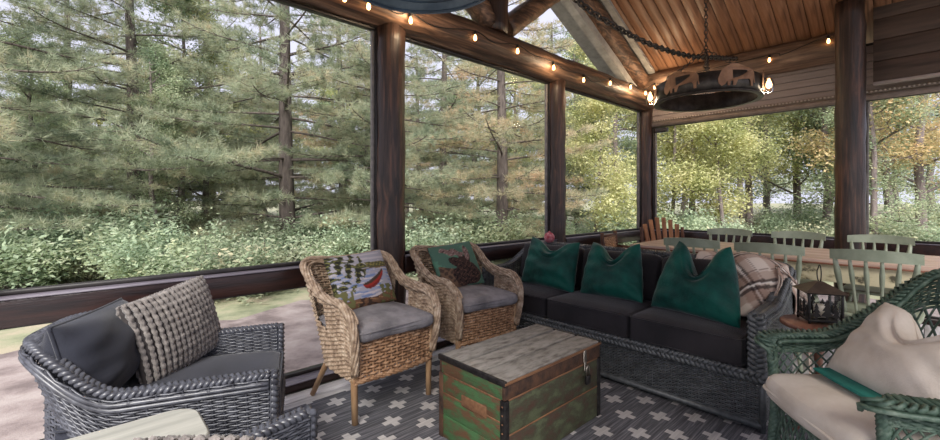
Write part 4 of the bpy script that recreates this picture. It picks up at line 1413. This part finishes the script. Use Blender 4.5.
m_slat = M('orange_cedar', (128, 84, 54), (170, 118, 78), scale=5, stretch=(4, 4, 0.5), rough=0.6, rand=0.15)
t = thing('slat_back_chair', 'cedar chair with a tall fan of back slats in the window corner', 'chair', (5.46, 2.13, 0.0), math.radians(-42))
for k in range(6):
    u = -1 + 2 * k / 5
    zt_ = 0.985 - 0.09 * u * u
    mb = MB()
    Mx = Matrix.Translation((u * 0.165, 0.24, 0.34)) @ Matrix.Rotation(math.radians(5.5 * u), 4, 'Y') @ Matrix.Rotation(math.radians(-13), 4, 'X')
    mb.bbox(-0.028, -0.009, 0, 0.028, 0.009, zt_ - 0.34, 0.006, 2, M4=Mx)
    mb.build('back_slat', m_slat, t)
for k in range(6):
    MB().bbox(-.25, -.26 + k * .082, .385 - k * .008, .25, -.185 + k * .082, .405 - k * .008, .004).build('seat_slat', m_slat, t)
for s in (-1, 1):
    MB().bbox(s * .27 - .02, -.26, 0, s * .27 + .02, -.20, .60, .005).build('front_leg', m_slat, t)
    MB().bbox(s * .27 - .02, .26, 0, s * .27 + .02, .32, .66, .005).build('rear_leg', m_hick, t)
    MB().bbox(s * .29 - .05, -.30, .60, s * .29 + .05, .36, .622, .006).build('arm', m_slat, t)
    log_mesh(MB(), (s * .27, .30, .60), (s * .275, .33, .84), 0.020, seed=70 + s, n=8, m=6, knots=1).build('post_finial', m_hick, t)
    MB().bbox(s * .245 - .015, -.25, .33, s * .245 + .015, .30, .385, .004).build('seat_rail', m_slat, t)
MB().bbox(-.25, .285, .60, .25, .31, .66, .004).build('back_rail', m_slat, t)

# ---------------------------------------------------------------- ring chandelier with bison cutouts, chains
m_ciron = M('dark_chandelier_iron', (50, 46, 44), (84, 78, 74), scale=12, rough=0.45, metal=0.5)
m_rust = M('rusted_cutout', (120, 86, 64), (160, 120, 92), scale=10, rough=0.6, metal=0.1)
m_bulb = M_emit('warm_bulb', (255, 190, 120), 9.0)
m_bulbglass = M_glass('bulb_glass', 0.6)
def chain(mb, path, link=0.05, r=0.004):
    path, ln = resample(path, step=link * 0.74)
    for k in range(len(path) - 1):
        c = (path[k] + path[k + 1]) / 2
        d = path[k + 1] - path[k]; d /= np.linalg.norm(d)
        a = np.array([0, 0, 1.0]) if abs(d[2]) < 0.8 else np.array([1.0, 0, 0])
        s = np.cross(d, a); s /= np.linalg.norm(s)
        if k % 2: s = np.cross(d, s)
        pts = []
        for q in range(10):
            an = 2 * math.pi * q / 10
            pts.append(c + d * (link * 0.5 * math.cos(an)) + s * (link * 0.31 * math.sin(an)))
        mb.tube(pts, r, 5, closed=True)
CX_, CY_, CZ_, CR_ = 4.45, 1.44, 2.155, 0.45
t = thing('ring_chandelier', 'black iron ring chandelier with rusty bison cutouts over the farm table', 'chandelier', (CX_, CY_, CZ_))
MB().lathe([(CR_ - .012, 0.0), (CR_, 0.0), (CR_, .17), (CR_ - .012, .17), (CR_ - .012, 0.0)], 64).build('ring_band', m_ciron, t)
MB().lathe([(CR_ - .035, -.006), (CR_ + .014, -.006), (CR_ + .014, .008), (CR_ - .035, .008), (CR_ - .035, -.006)], 64).build('rim_flange', m_ciron, t)
bison = [(-.165, .02), (-.17, .06), (-.155, .10), (-.14, .135), (-.10, .165), (-.06, .19), (-.01, .185), (.04, .165), (.09, .155), (.135, .145), (.155, .115), (.158, .06), (.165, .03), (.155, .03), (.148, .07), (.14, .045),
         (.14, .0), (.118, .0), (.115, .04), (.10, .06), (.05, .055), (-.01, .048), (-.03, .0), (-.05, .0), (-.05, .04), (-.07, .035), (-.075, 0.0), (-.095, 0.0), (-.095, .04), (-.115, .01), (-.14, -.005)]
for k, a in enumerate((230.9, 290.9, 350.9, 50.9, 110.9, 170.9)):
    ar = math.radians(a)
    mb = MB()
    th = lambda s: s / CR_
    n = len(bison)
    vv = []
    for ro in (CR_ + .006, CR_ + .010):
        for (s, z) in bison:
            an = ar + s / CR_
            vv.append((ro * math.cos(an), ro * math.sin(an), z + .035))
    f = [list(range(n)), list(range(2 * n - 1, n - 1, -1))] + [(i, i + n, (i + 1) % n + n, (i + 1) % n) for i in range(n)]
    mb.add(vv, f, smooth=False)
    mb.build('bison_cutout', m_rust, t)
hub = (0, 0, 0.50)
for k in range(4):
    a = math.radians(20 + 90 * k)
    mb = MB(); chain(mb, [((CR_ - .01) * math.cos(a), (CR_ - .01) * math.sin(a), .165), hub], .045, .0035); mb.build('ring_chain', m_ciron, t)
mb = MB(); chain(mb, [hub, (0, 0, ceil_z(CX_) - CZ_ - 0.01)], .05, .004); mb.build('hanging_chain', m_ciron, t)
bulb_prof = [(0.004, .055), (0.011, .048), (0.012, .030), (0.020, .012), (0.024, -.006), (0.020, -.024), (0.010, -.034), (0.0, -.036)]
for k in range(3):
    a = math.radians(107.9 + (0, 180, 270)[k])
    p = ((CR_ + .05) * math.cos(a), (CR_ + .05) * math.sin(a), .10)
    MB().tube([(p[0] * .9, p[1] * .9, .14), (p[0] * .98, p[1] * .98, .165), (p[0], p[1], .15)], .004, 6).build('bulb_arm', m_ciron, t)
    MB().lathe(bulb_prof, 14, p).build('bulb', m_bulb, t)
    MB().lathe([(0.020, .05), (0.034, .03), (0.042, 0.0), (0.040, -.05), (0.034, -.075)], 16, p).build('glass_shade', m_bulbglass, t)
    ld = bpy.data.lights.new('chandelier_glow', 'POINT'); ld.energy = 3.5; ld.color = (1, .80, .56); ld.shadow_soft_size = .03
    lo = bpy.data.objects.new('chandelier_glow', ld); COL.objects.link(lo); lo.parent = t; lo.location = (p[0] * 1.02, p[1] * 1.02, .05)
mb = MB()
chain(mb, catmull([(1.0, 1.83, ceil_z(1.0) - 0.01), (1.8, 1.78, 2.96), (2.587, 1.70, 2.645), (3.1, 1.67, 2.58), (3.675, 1.64, 2.57), (4.4, 1.60, 2.63), (5.1, 1.56, 2.76), (5.80, 1.53, 2.90)], 12), .075, .0085)
o = mb.build('swag_chain', m_ciron)
tag(o, 'heavy black swag chain running from the ceiling to the end log beam', 'chain')

# ---------------------------------------------------------------- blue enamel pendant hung near the ridge
m_blue = M('blue_enamel', (30, 44, 62), (54, 76, 100), scale=8, rough=0.3, spec=0.6)
t = thing('blue_pendant', 'large round dark-blue enamel pendant lamp hanging under the ridge', 'lamp', (1.356, 1.878, 2.42))
MB().lathe([(0.465, 0.0), (0.475, 0.008), (0.475, 0.03), (0.42, 0.05), (0.40, 0.09), (0.34, 0.16), (0.22, 0.22), (0.06, 0.25), (0.05, 0.33), (0.0, 0.335)], 56).build('shade', m_blue, t)
MB().lathe([(0.465, 0.0), (0.43, 0.03), (0.38, 0.085), (0.32, 0.145), (0.2, 0.205), (0.0, 0.235)], 56).build('shade_lining', M('pendant_lining', (70, 84, 100), (96, 110, 124), rough=0.4), t)
for rr_, z_ in ((0.45, .010), (0.41, .055), (0.36, .11)):
    a = np.linspace(0, 2 * math.pi, 49)[:-1]
    MB().tube(np.stack([rr_ * np.cos(a), rr_ * np.sin(a), np.full_like(a, z_)], 1), .007, 6, closed=True).build('rolled_bead', m_blue, t)
MB().tube([(0, 0, .33), (0, 0, ceil_z(1.356) - 2.42)], .005, 6).build('cord', m_ciron, t)

# ---------------------------------------------------------------- string lights along the beams
t = thing('string_lights', 'string of small warm bulbs along the log beams', 'string lights')
pts_l = [(1.276, 2.512), (1.452, 2.513), (1.80, 2.516), (2.46, 2.56), (3.009, 2.58), (3.572, 2.544), (4.133, 2.527), (4.719, 2.60), (5.24, 2.648), (5.671, 2.644)]
pts_e = [(2.525, 2.733), (2.344, 2.783), (1.21, 2.789), (0.69, 2.863)]
wire = [(-0.6, 2.60, 2.66), (0.3, 2.60, 2.62), (0.8, 2.60, 2.66)]
soc = []
for x, z in pts_l:
    soc.append((x, 2.592, z)); wire.append((x, 2.592, z + .075)); wire.append((x + .24, 2.60, z + .04))
wire[-1] = (5.76, 2.58, 2.76)
for yv, z in pts_e:
    soc.append((5.80, yv, z)); wire.append((5.80, yv, z + .075))
    wire.append((5.81, yv - 0.12, z + .05))
MB().tube(catmull(wire, 6), .0042, 5).build('cord', M('black_cord', (24, 22, 22), rough=0.6), t)
for p in soc:
    MB().lathe([(0.0, .078), (0.012, .076), (0.013, .045), (0.010, .040)], 10, p).build('socket', MATS['black_cord'], t)
    MB().lathe([(0.006, .044), (0.009, .034), (0.013, .020), (0.014, .007), (0.010, -.005), (0.0, -.010)], 12, p).build('bulb', m_bulb, t)
for k in (2, 5, 8, 11):
    ld = bpy.data.lights.new('string_glow', 'POINT'); ld.energy = 5; ld.color = (1, .74, .46); ld.shadow_soft_size = .05
    lo = bpy.data.objects.new('string_glow', ld); COL.objects.link(lo); lo.parent = t
    p = soc[k]; lo.location = (p[0] - (.1 if k > 9 else 0), p[1] - (.1 if k < 10 else 0), p[2])

# ---------------------------------------------------------------- outside: ground, trees
m_gravel = M('pink_gravel', (112, 100, 98), (144, 131, 128), scale=3, rough=0.9, bmp=0.5, bscale=60, c3=(164, 153, 149))
m_grass = M('leafy_ground', (112, 118, 92), (144, 146, 118), scale=2.2, rough=0.95, bmp=0.8, bscale=40, c3=(166, 156, 134))
GZ = -0.25
g = MB()
n = 60
gx = np.linspace(-50, 60, n); gy_ = np.linspace(-20, 70, n)
Xg, Yg = np.meshgrid(gx, gy_, indexing='ij')
dist = np.maximum(np.maximum(Yg - 8, Xg - 11), 0)
Zg = GZ - 0.02 + 0.03 * np.sin(Xg * 1.3) * np.cos(Yg * 1.1) * (dist > 0) + 0.022 * dist
g.sheet(np.stack([Xg, Yg, Zg], -1))
tag(g.build('forest_ground', m_grass), kind='structure')
gr = MB()
# gravel yard beside the porch, with a wavering edge
pts_in = [(-14, 2.86), (6.12, 2.86), (6.12, -8)]
pts = []
for k in range(40):
    t = k / 39
    if t < 0.6:
        x = -14 + (t / 0.6) * 22.5; yv = 6.1 + 0.35 * math.sin(3.1 * x) + 0.2 * math.sin(7 * x) - 0.05 * x
    else:
        a = (t - 0.6) / 0.4
        x = 8.6 + 0.3 * math.sin(9 * a); yv = 5.7 - a * 13.7
    pts.append((x, yv))
poly = [(-14, 2.86), (6.12, 2.86), (6.12, -8)] + pts[::-1]
gr.add([(x, yv, GZ + 0.0) for x, yv in poly], [list(range(len(poly)))], smooth=False)
tag(gr.build('gravel_yard', m_gravel), kind='structure')
fd = struct('foundation')
MB().bbox(-2.6, 2.66, -0.4, 6.2, 2.9, -0.01, 0.01).build('footing', M('footing_stone', (128, 126, 120), (156, 152, 146), scale=6, rough=0.9), fd)
MB().bbox(5.98, -3, -0.4, 6.2, 2.66, -0.01, 0.01).build('footing', MATS['footing_stone'], fd)
MB().bbox(-2.6, 2.9, -0.3, 6.6, 3.35, -0.2, 0.02).build('paving_edge', M('grey_green_stone', (140, 142, 134), (168, 168, 160), scale=5, rough=0.9), fd)

m_bark = M('grey_bark', (72, 64, 60), (112, 102, 96), scale=6, stretch=(3, 3, 0.6), rough=0.9, bmp=0.8, bscale=16)
m_bark2 = M('mauve_bark', (98, 88, 88), (138, 126, 122), scale=6, stretch=(3, 3, 0.6), rough=0.9, bmp=0.6, bscale=16)
m_needle = M_leaf('pine_needles', [(128, 142, 120), (162, 172, 146), (186, 190, 162), (204, 194, 164)], scale=1.1)
m_needle2 = M_leaf('tawny_pine_needles', [(146, 156, 130), (186, 186, 156), (212, 198, 166), (216, 192, 162)], scale=0.9)
m_leafy = M_leaf('yellow_green_leaves', [(146, 156, 116), (190, 194, 140), (218, 216, 166), (232, 226, 182)], scale=1.0)
m_leafg = M_leaf('mid_green_leaves', [(128, 148, 122), (160, 176, 144), (188, 198, 164), (212, 212, 178)], scale=1.0)
m_leafo = M_leaf('ochre_leaves', [(158, 158, 118), (200, 188, 142), (222, 200, 156), (228, 190, 146)], scale=1.0)
m_shrub = M_leaf('shrub_leaves', [(130, 152, 130), (164, 182, 154), (190, 204, 174), (214, 220, 192)], scale=2.0)

def tri_leaves(C, D, rng, K, L, W, spread, up=0.2):
    """K blades fanned about each anchor C along D -> (verts, tris)"""
    n = len(C)
    Rn = rng.normal(size=(n, K, 3)); Rn /= np.linalg.norm(Rn, axis=-1, keepdims=True)
    d = D[:, None, :] + spread * Rn + np.array([0, 0, up])
    d /= np.linalg.norm(d, axis=-1, keepdims=True)
    q = np.cross(d, rng.normal(size=(n, K, 3))); q /= np.maximum(np.linalg.norm(q, axis=-1, keepdims=True), 1e-6)
    l = L * rng.uniform(0.7, 1.3, (n, K, 1))
    b = C[:, None, :] + 0.15 * l * d
    V = np.stack([b - q * W, b + q * W, b + d * l], 2).reshape(-1, 3)
    return V, np.arange(len(V)).reshape(-1, 3)

def quad_leaves(C, rng, size, flat=0.6):
    n = len(C)
    nrm = rng.normal(size=(n, 3)); nrm[:, 2] = np.abs(nrm[:, 2]) + flat
    nrm /= np.linalg.norm(nrm, axis=1, keepdims=True)
    a = np.cross(nrm, rng.normal(size=(n, 3))); a /= np.linalg.norm(a, axis=1, keepdims=True)
    b = np.cross(nrm, a)
    s = (size * rng.uniform(0.6, 1.3, n))[:, None]
    V = np.stack([C - a * s, C - b * s * 0.5, C + a * s, C + b * s * 0.5], 1).reshape(-1, 3)
    return V, np.arange(len(V)).reshape(-1, 4)

def make_pine(seed, H=9.0, z0=0.9, Lmax=3.2, mat=None, bark=None, tr=0.17, dens=1.0, needle=0.13):
    rng = np.random.RandomState(seed)
    t = thing('pine_tree', 'tree', 'tree')
    tk = MB()
    zz = np.linspace(0, H, 12)
    lean = rng.uniform(-0.02, 0.02, 2)
    cx, cyv = lean[0] * zz + 0.05 * np.sin(zz * 0.6), lean[1] * zz
    tk.tube(np.stack([cx, cyv, zz - 0.1], 1), tr * (1 - 0.85 * zz / H) + 0.015, 9)
    br = MB()
    C, D = [], []
    z = z0
    while z < H - 0.3:
        nb = rng.randint(3, 6)
        a0 = rng.rand() * 6.28
        fr = (z - z0) / (H - z0)
        for kq in range(nb):
            a = a0 + kq * 6.28 / nb + rng.uniform(-0.35, 0.35)
            L = Lmax * (1 - 0.75 * fr) * rng.uniform(0.65, 1.1)
            if z < z0 + 0.8: L *= 0.8
            hx = np.array([math.cos(a), math.sin(a), 0])
            sd = np.array([-math.sin(a), math.cos(a), 0])
            s = np.linspace(0, 1, 9)
            slope0 = rng.uniform(-0.12, 0.22)
            wob = rng.uniform(-0.12, 0.12)
            zoff = z + rng.uniform(-0.12, 0.12)
            P = np.array([np.interp(zoff, zz, cx), np.interp(zoff, zz, cyv), zoff]) + hx * (L * s)[:, None] + sd * (wob * L * s ** 2)[:, None]
            P[:, 2] += L * (slope0 * s - 0.18 * s ** 2 + 0.16 * s ** 4)
            br.tube(P, 0.034 * (1 - 0.85 * s) * (L / 3) + 0.004, 4, cap=False)
            ns = int(15 * L / 3 * dens) + 3
            for q in range(ns):
                f = 0.22 + 0.78 * (q + rng.rand()) / ns
                side = 1 if q % 2 else -1
                base = np.array([np.interp(f, s, P[:, c]) for c in range(3)])
                l2 = L * (0.36 * (1 - f) + 0.12) * rng.uniform(0.7, 1.2)
                dv = hx * rng.uniform(0.5, 0.9) + sd * side * rng.uniform(0.5, 1.0) + np.array([0, 0, rng.uniform(-0.08, 0.28)])
                dv /= np.linalg.norm(dv)
                tip = base + dv * l2
                br.tube([base, (base + tip) / 2 + (0, 0, -0.02), tip], [0.007, 0.005, 0.003], 3, cap=False)
                nt_ = max(3, int(l2 / 0.055 * dens))
                for w in range(nt_):
                    g_ = 0.22 + 0.78 * (w + rng.rand()) / nt_
                    C.append(base + (tip - base) * g_ + rng.normal(size=3) * (0.045, 0.045, 0.03))
                    D.append(dv * 0.7)
            C.append(P[-1]); D.append(hx)
        z += rng.uniform(0.34, 0.62)
    V, F = tri_leaves(np.array(C), np.array(D), rng, 15, needle, 0.0052, 0.8)
    fo = MB().addq(V, F, smooth=False)
    tk.build('trunk', bark or m_bark, t)
    br.build('branches', bark or m_bark, t)
    tag(fo.build('needles', mat or m_needle, t), kind='stuff')
    return t

def make_broadleaf(seed, H=9.0, z0=1.6, spread=2.2, nleaf=21000, mat=None, bark=None, tr=0.12, leaf=0.05, name='broadleaf_tree'):
    rng = np.random.RandomState(seed)
    t = thing(name, 'tree', 'tree')
    tk = MB()
    tips = []
    def grow(p, d, L, r, depth):
        n = 5
        pts = [p]
        for k in range(n):
            d = d + rng.normal(size=3) * 0.10 + np.array([0, 0, 0.05])
            d = d / np.linalg.norm(d)
            pts.append(pts[-1] + d * L / n)
        tk.tube(np.array(pts), np.linspace(r, r * 0.6, n + 1), 6 if depth > 1 else 4, cap=False)
        if depth <= 2:
            for q in pts[2:]:
                tips.append(q)
        if depth == 0:
            return
        for k in range(rng.randint(2, 4)):
            i = rng.randint(2, n + 1)
            a = rng.rand() * 6.28
            dn = d * 0.55 + np.array([math.cos(a), math.sin(a), rng.uniform(-0.1, 0.5)]) * 0.85
            grow(pts[i], dn / np.linalg.norm(dn), L * rng.uniform(0.5, 0.72) * (1 if depth < 3 else spread / 2.2), r * 0.5, depth - 1)
    zz = np.linspace(-0.1, H, 12)
    wob = np.cumsum(rng.normal(size=(12, 2)) * 0.05, 0); wob[0] = 0
    stem = np.stack([wob[:, 0], wob[:, 1], zz], 1)
    tk.tube(stem, tr * (1 - 0.8 * zz / H) + 0.01, 8)
    z = z0
    while z < H:
        a = rng.rand() * 6.28
        p = np.array([np.interp(z, zz, stem[:, 0]), np.interp(z, zz, stem[:, 1]), z])
        d = np.array([math.cos(a), math.sin(a), rng.uniform(0.1, 0.6)])
        grow(p, d / np.linalg.norm(d), spread * (1 - 0.5 * (z - z0) / (H - z0)) * rng.uniform(0.5, 0.8), tr * 0.3, 2)
        z += rng.uniform(0.25, 0.5)
    tips = np.array(tips)
    C = tips[rng.randint(0, len(tips), nleaf)] + rng.normal(size=(nleaf, 3)) * (0.26, 0.26, 0.16)
    V, F = quad_leaves(C, rng, leaf)
    tk.build('trunk', bark or m_bark2, t)
    tag(MB().addq(V, F, smooth=False).build('foliage', mat or m_leafy, t), kind='stuff')
    return t

def make_shrub(seed, R=0.8, H=0.9, nleaf=2200, mat=None, leaf=0.05):
    rng = np.random.RandomState(seed)
    t = thing('shrub', 'shrub', 'shrub')
    st = MB()
    tips = []
    for k in range(14):
        a, q = rng.rand() * 6.28, rng.rand() ** 0.5
        tip = np.array([math.cos(a) * R * q, math.sin(a) * R * q, H * rng.uniform(0.55, 1.0) * (1 - 0.4 * q)])
        P = np.array([tip * (s ** (1.0 if c == 2 else 1.0)) for s in np.linspace(0.05, 1, 5) for c in (0,)])
        st.tube(P, [0.012, 0.01, 0.008, 0.006, 0.004], 4, cap=False)
        for s in np.linspace(0.35, 1.05, 9):
            tips.append(tip * s)
    tips = np.array(tips)
    C = tips[rng.randint(0, len(tips), nleaf)] + rng.normal(size=(nleaf, 3)) * 0.11
    C[:, 2] = np.maximum(C[:, 2], 0.02)
    V, F = quad_leaves(C, rng, leaf, 0.9)
    st.build('stems', m_bark, t)
    tag(MB().addq(V, F, smooth=False).build('foliage', mat or m_shrub, t), kind='stuff')
    return t

def ground_z(x, yv):
    return GZ - 0.02 + 0.022 * max(yv - 8, x - 11, 0) - 0.03

FW = (math.cos(math.radians(47.2)), math.sin(math.radians(47.2)))
def spot(tan_a, depth):
    """a spot on the ground: bearing (tangent, right positive) and distance ahead of the room's near corner"""
    x = FW[0] * depth + FW[1] * tan_a * depth
    yv = FW[1] * depth - FW[0] * tan_a * depth
    return x, yv

rt = random.Random(5)
def where(ta, dp):
    w = ('by the thick-trunked pine' if -0.62 < ta < -0.27 else 'beyond the long window' if ta < -0.19 else 'beyond the middle window' if ta < 0.205 else
         'beyond the corner window' if ta < 0.43 else 'beyond the end window by the corner' if ta < 0.9 else 'beyond the far end window')
    d = 'at the gravel edge' if dp < 9.6 else 'just inside the woods' if dp < 13 else 'among the trees' if dp < 18 else 'deep in the woods'
    return d, w
def put_tree(protos, used, kind, ta, dp, sc, desc, group, label=None, rz=None, dz=0.0):
    x, yv = spot(ta, dp)
    d, w = where(ta, dp)
    if desc in ('pale green leafy shrub', 'mid-green bushy shrub', 'grey-green shrub'):
        desc = ('low ' if sc < 1.0 else 'tall ' if sc > 1.27 else 'waist-high ') + desc
    place(protos[kind], used[kind], (x, yv, ground_z(x, yv) + dz), rt.uniform(0, 6.28) if rz is None else rz, label or '%s %s %s' % (desc, d, w), group, sc)
    used[kind] = False

PINES = [make_pine(1), make_pine(2, H=10, Lmax=3.6), make_pine(7, H=9, mat=m_needle2, Lmax=2.9)]
pu = [True] * 3
PD = ['feathery grey-green pine', 'broad grey-green pine', 'tawny-tipped pine']
put_tree(PINES, pu, 1, -0.43, 10.4, 1.1, '', None, 'large pine with a thick bare trunk beyond the long window')
put_tree(PINES, pu, 2, 0.075, 10.5, 0.95, '', None, 'tawny-tipped pine centred beyond the middle window between log posts')
put_tree(PINES, pu, 0, -1.28, 7.0, 1.05, '', None, 'pine at the gravel edge whose long boughs sweep towards the long window')
for ta, dp, sc, kd in ((-0.80, 10.5, 1.0, 1), (-0.20, 10.2, 0.85, 0), (-0.62, 15, 1.15, 0), (-0.30, 16, 1.1, 2),
                       (-0.06, 15.5, 1.0, 1), (0.20, 15.5, 0.9, 0), (-0.95, 16, 1.1, 1), (-1.4, 12, 1.0, 0), (-0.12, 22, 1.0, 2), (-0.50, 21, 1.0, 1), (-0.78, 22, 1.1, 0)):
    put_tree(PINES, pu, kd, ta, dp, sc, PD[kd], 'pines of the forest edge')

BL = [make_broadleaf(11), make_broadleaf(12, mat=m_leafg), make_broadleaf(13, mat=m_leafo, H=10), make_broadleaf(14, mat=m_leafy, H=7, z0=0.6, spread=1.7, tr=0.06)]
bu = [True] * 4
BD = ['slender yellow-green tree', 'mid-green broadleaf tree', 'ochre-leaved tree', 'thin yellow-green sapling']
for ta, dp, sc, kd in ((0.30, 11, 0.8, 3), (0.36, 14, 0.9, 0), (0.42, 17, 1.0, 0), (0.48, 12.5, 0.85, 3), (0.53, 15, 0.9, 0), (0.60, 11.5, 0.85, 3), (0.66, 13.5, 0.9, 0),
                       (0.70, 17, 1.0, 1), (0.77, 14, 0.95, 0), (0.84, 12, 0.85, 1), (0.92, 11, 0.9, 2), (1.0, 13, 1.0, 2), (1.08, 11, 0.95, 2), (1.16, 14, 1.1, 1), (0.96, 10, 0.6, 1),
                       (0.25, 18, 0.9, 1), (0.1, 19, 0.9, 0), (-0.95, 12, 0.55, 1), (-0.76, 9.3, 0.5, 1), (-0.69, 12, 0.8, 1), (-0.62, 12.6, 0.75, 0), (-1.03, 9.6, 0.55, 1), (-0.25, 12, 0.6, 1)):
    put_tree(BL, bu, kd, ta, dp, sc, BD[kd], BD[kd] + 's in the woods')
for k in range(26):           # the low far wall of the woods
    ta = -1.3 + 2.6 * (k + 0.5 * rt.random()) / 26
    dp = rt.uniform(21, 30)
    h = rt.uniform(0.62, 0.95) if ta < 0.4 else rt.uniform(0.8, 1.1)
    kd = rt.choice((0, 1, 1))
    put_tree(BL, bu, kd, ta, dp, (1.5, 1.5, h), BD[kd], BD[kd] + 's in the woods')
SH = [make_shrub(21, leaf=0.032, nleaf=4500), make_shrub(22, R=1.0, H=1.1, mat=m_leafg, leaf=0.034, nleaf=4500), make_shrub(23, R=0.7, H=0.7, mat=m_needle, leaf=0.03, nleaf=3500)]
su_ = [True] * 3
SD = ['pale green leafy shrub', 'mid-green bushy shrub', 'grey-green shrub']
for k in range(110):
    kd = rt.choice((0, 0, 1, 2, 2))
    ta = -1.3 + 2.55 * (k + rt.random()) / 110
    dp = rt.uniform(6.3, 12) if ta < -0.45 else rt.uniform(7.6, 14) if ta < 0.4 else rt.uniform(9.5, 16)
    x, yv = spot(ta, dp)
    if yv < 6.6 and x < 9.0:
        continue
    put_tree(SH, su_, kd, ta, dp, rt.uniform(0.7, 1.5), SD[kd], SD[kd] + 's of the forest floor', dz=0.03)
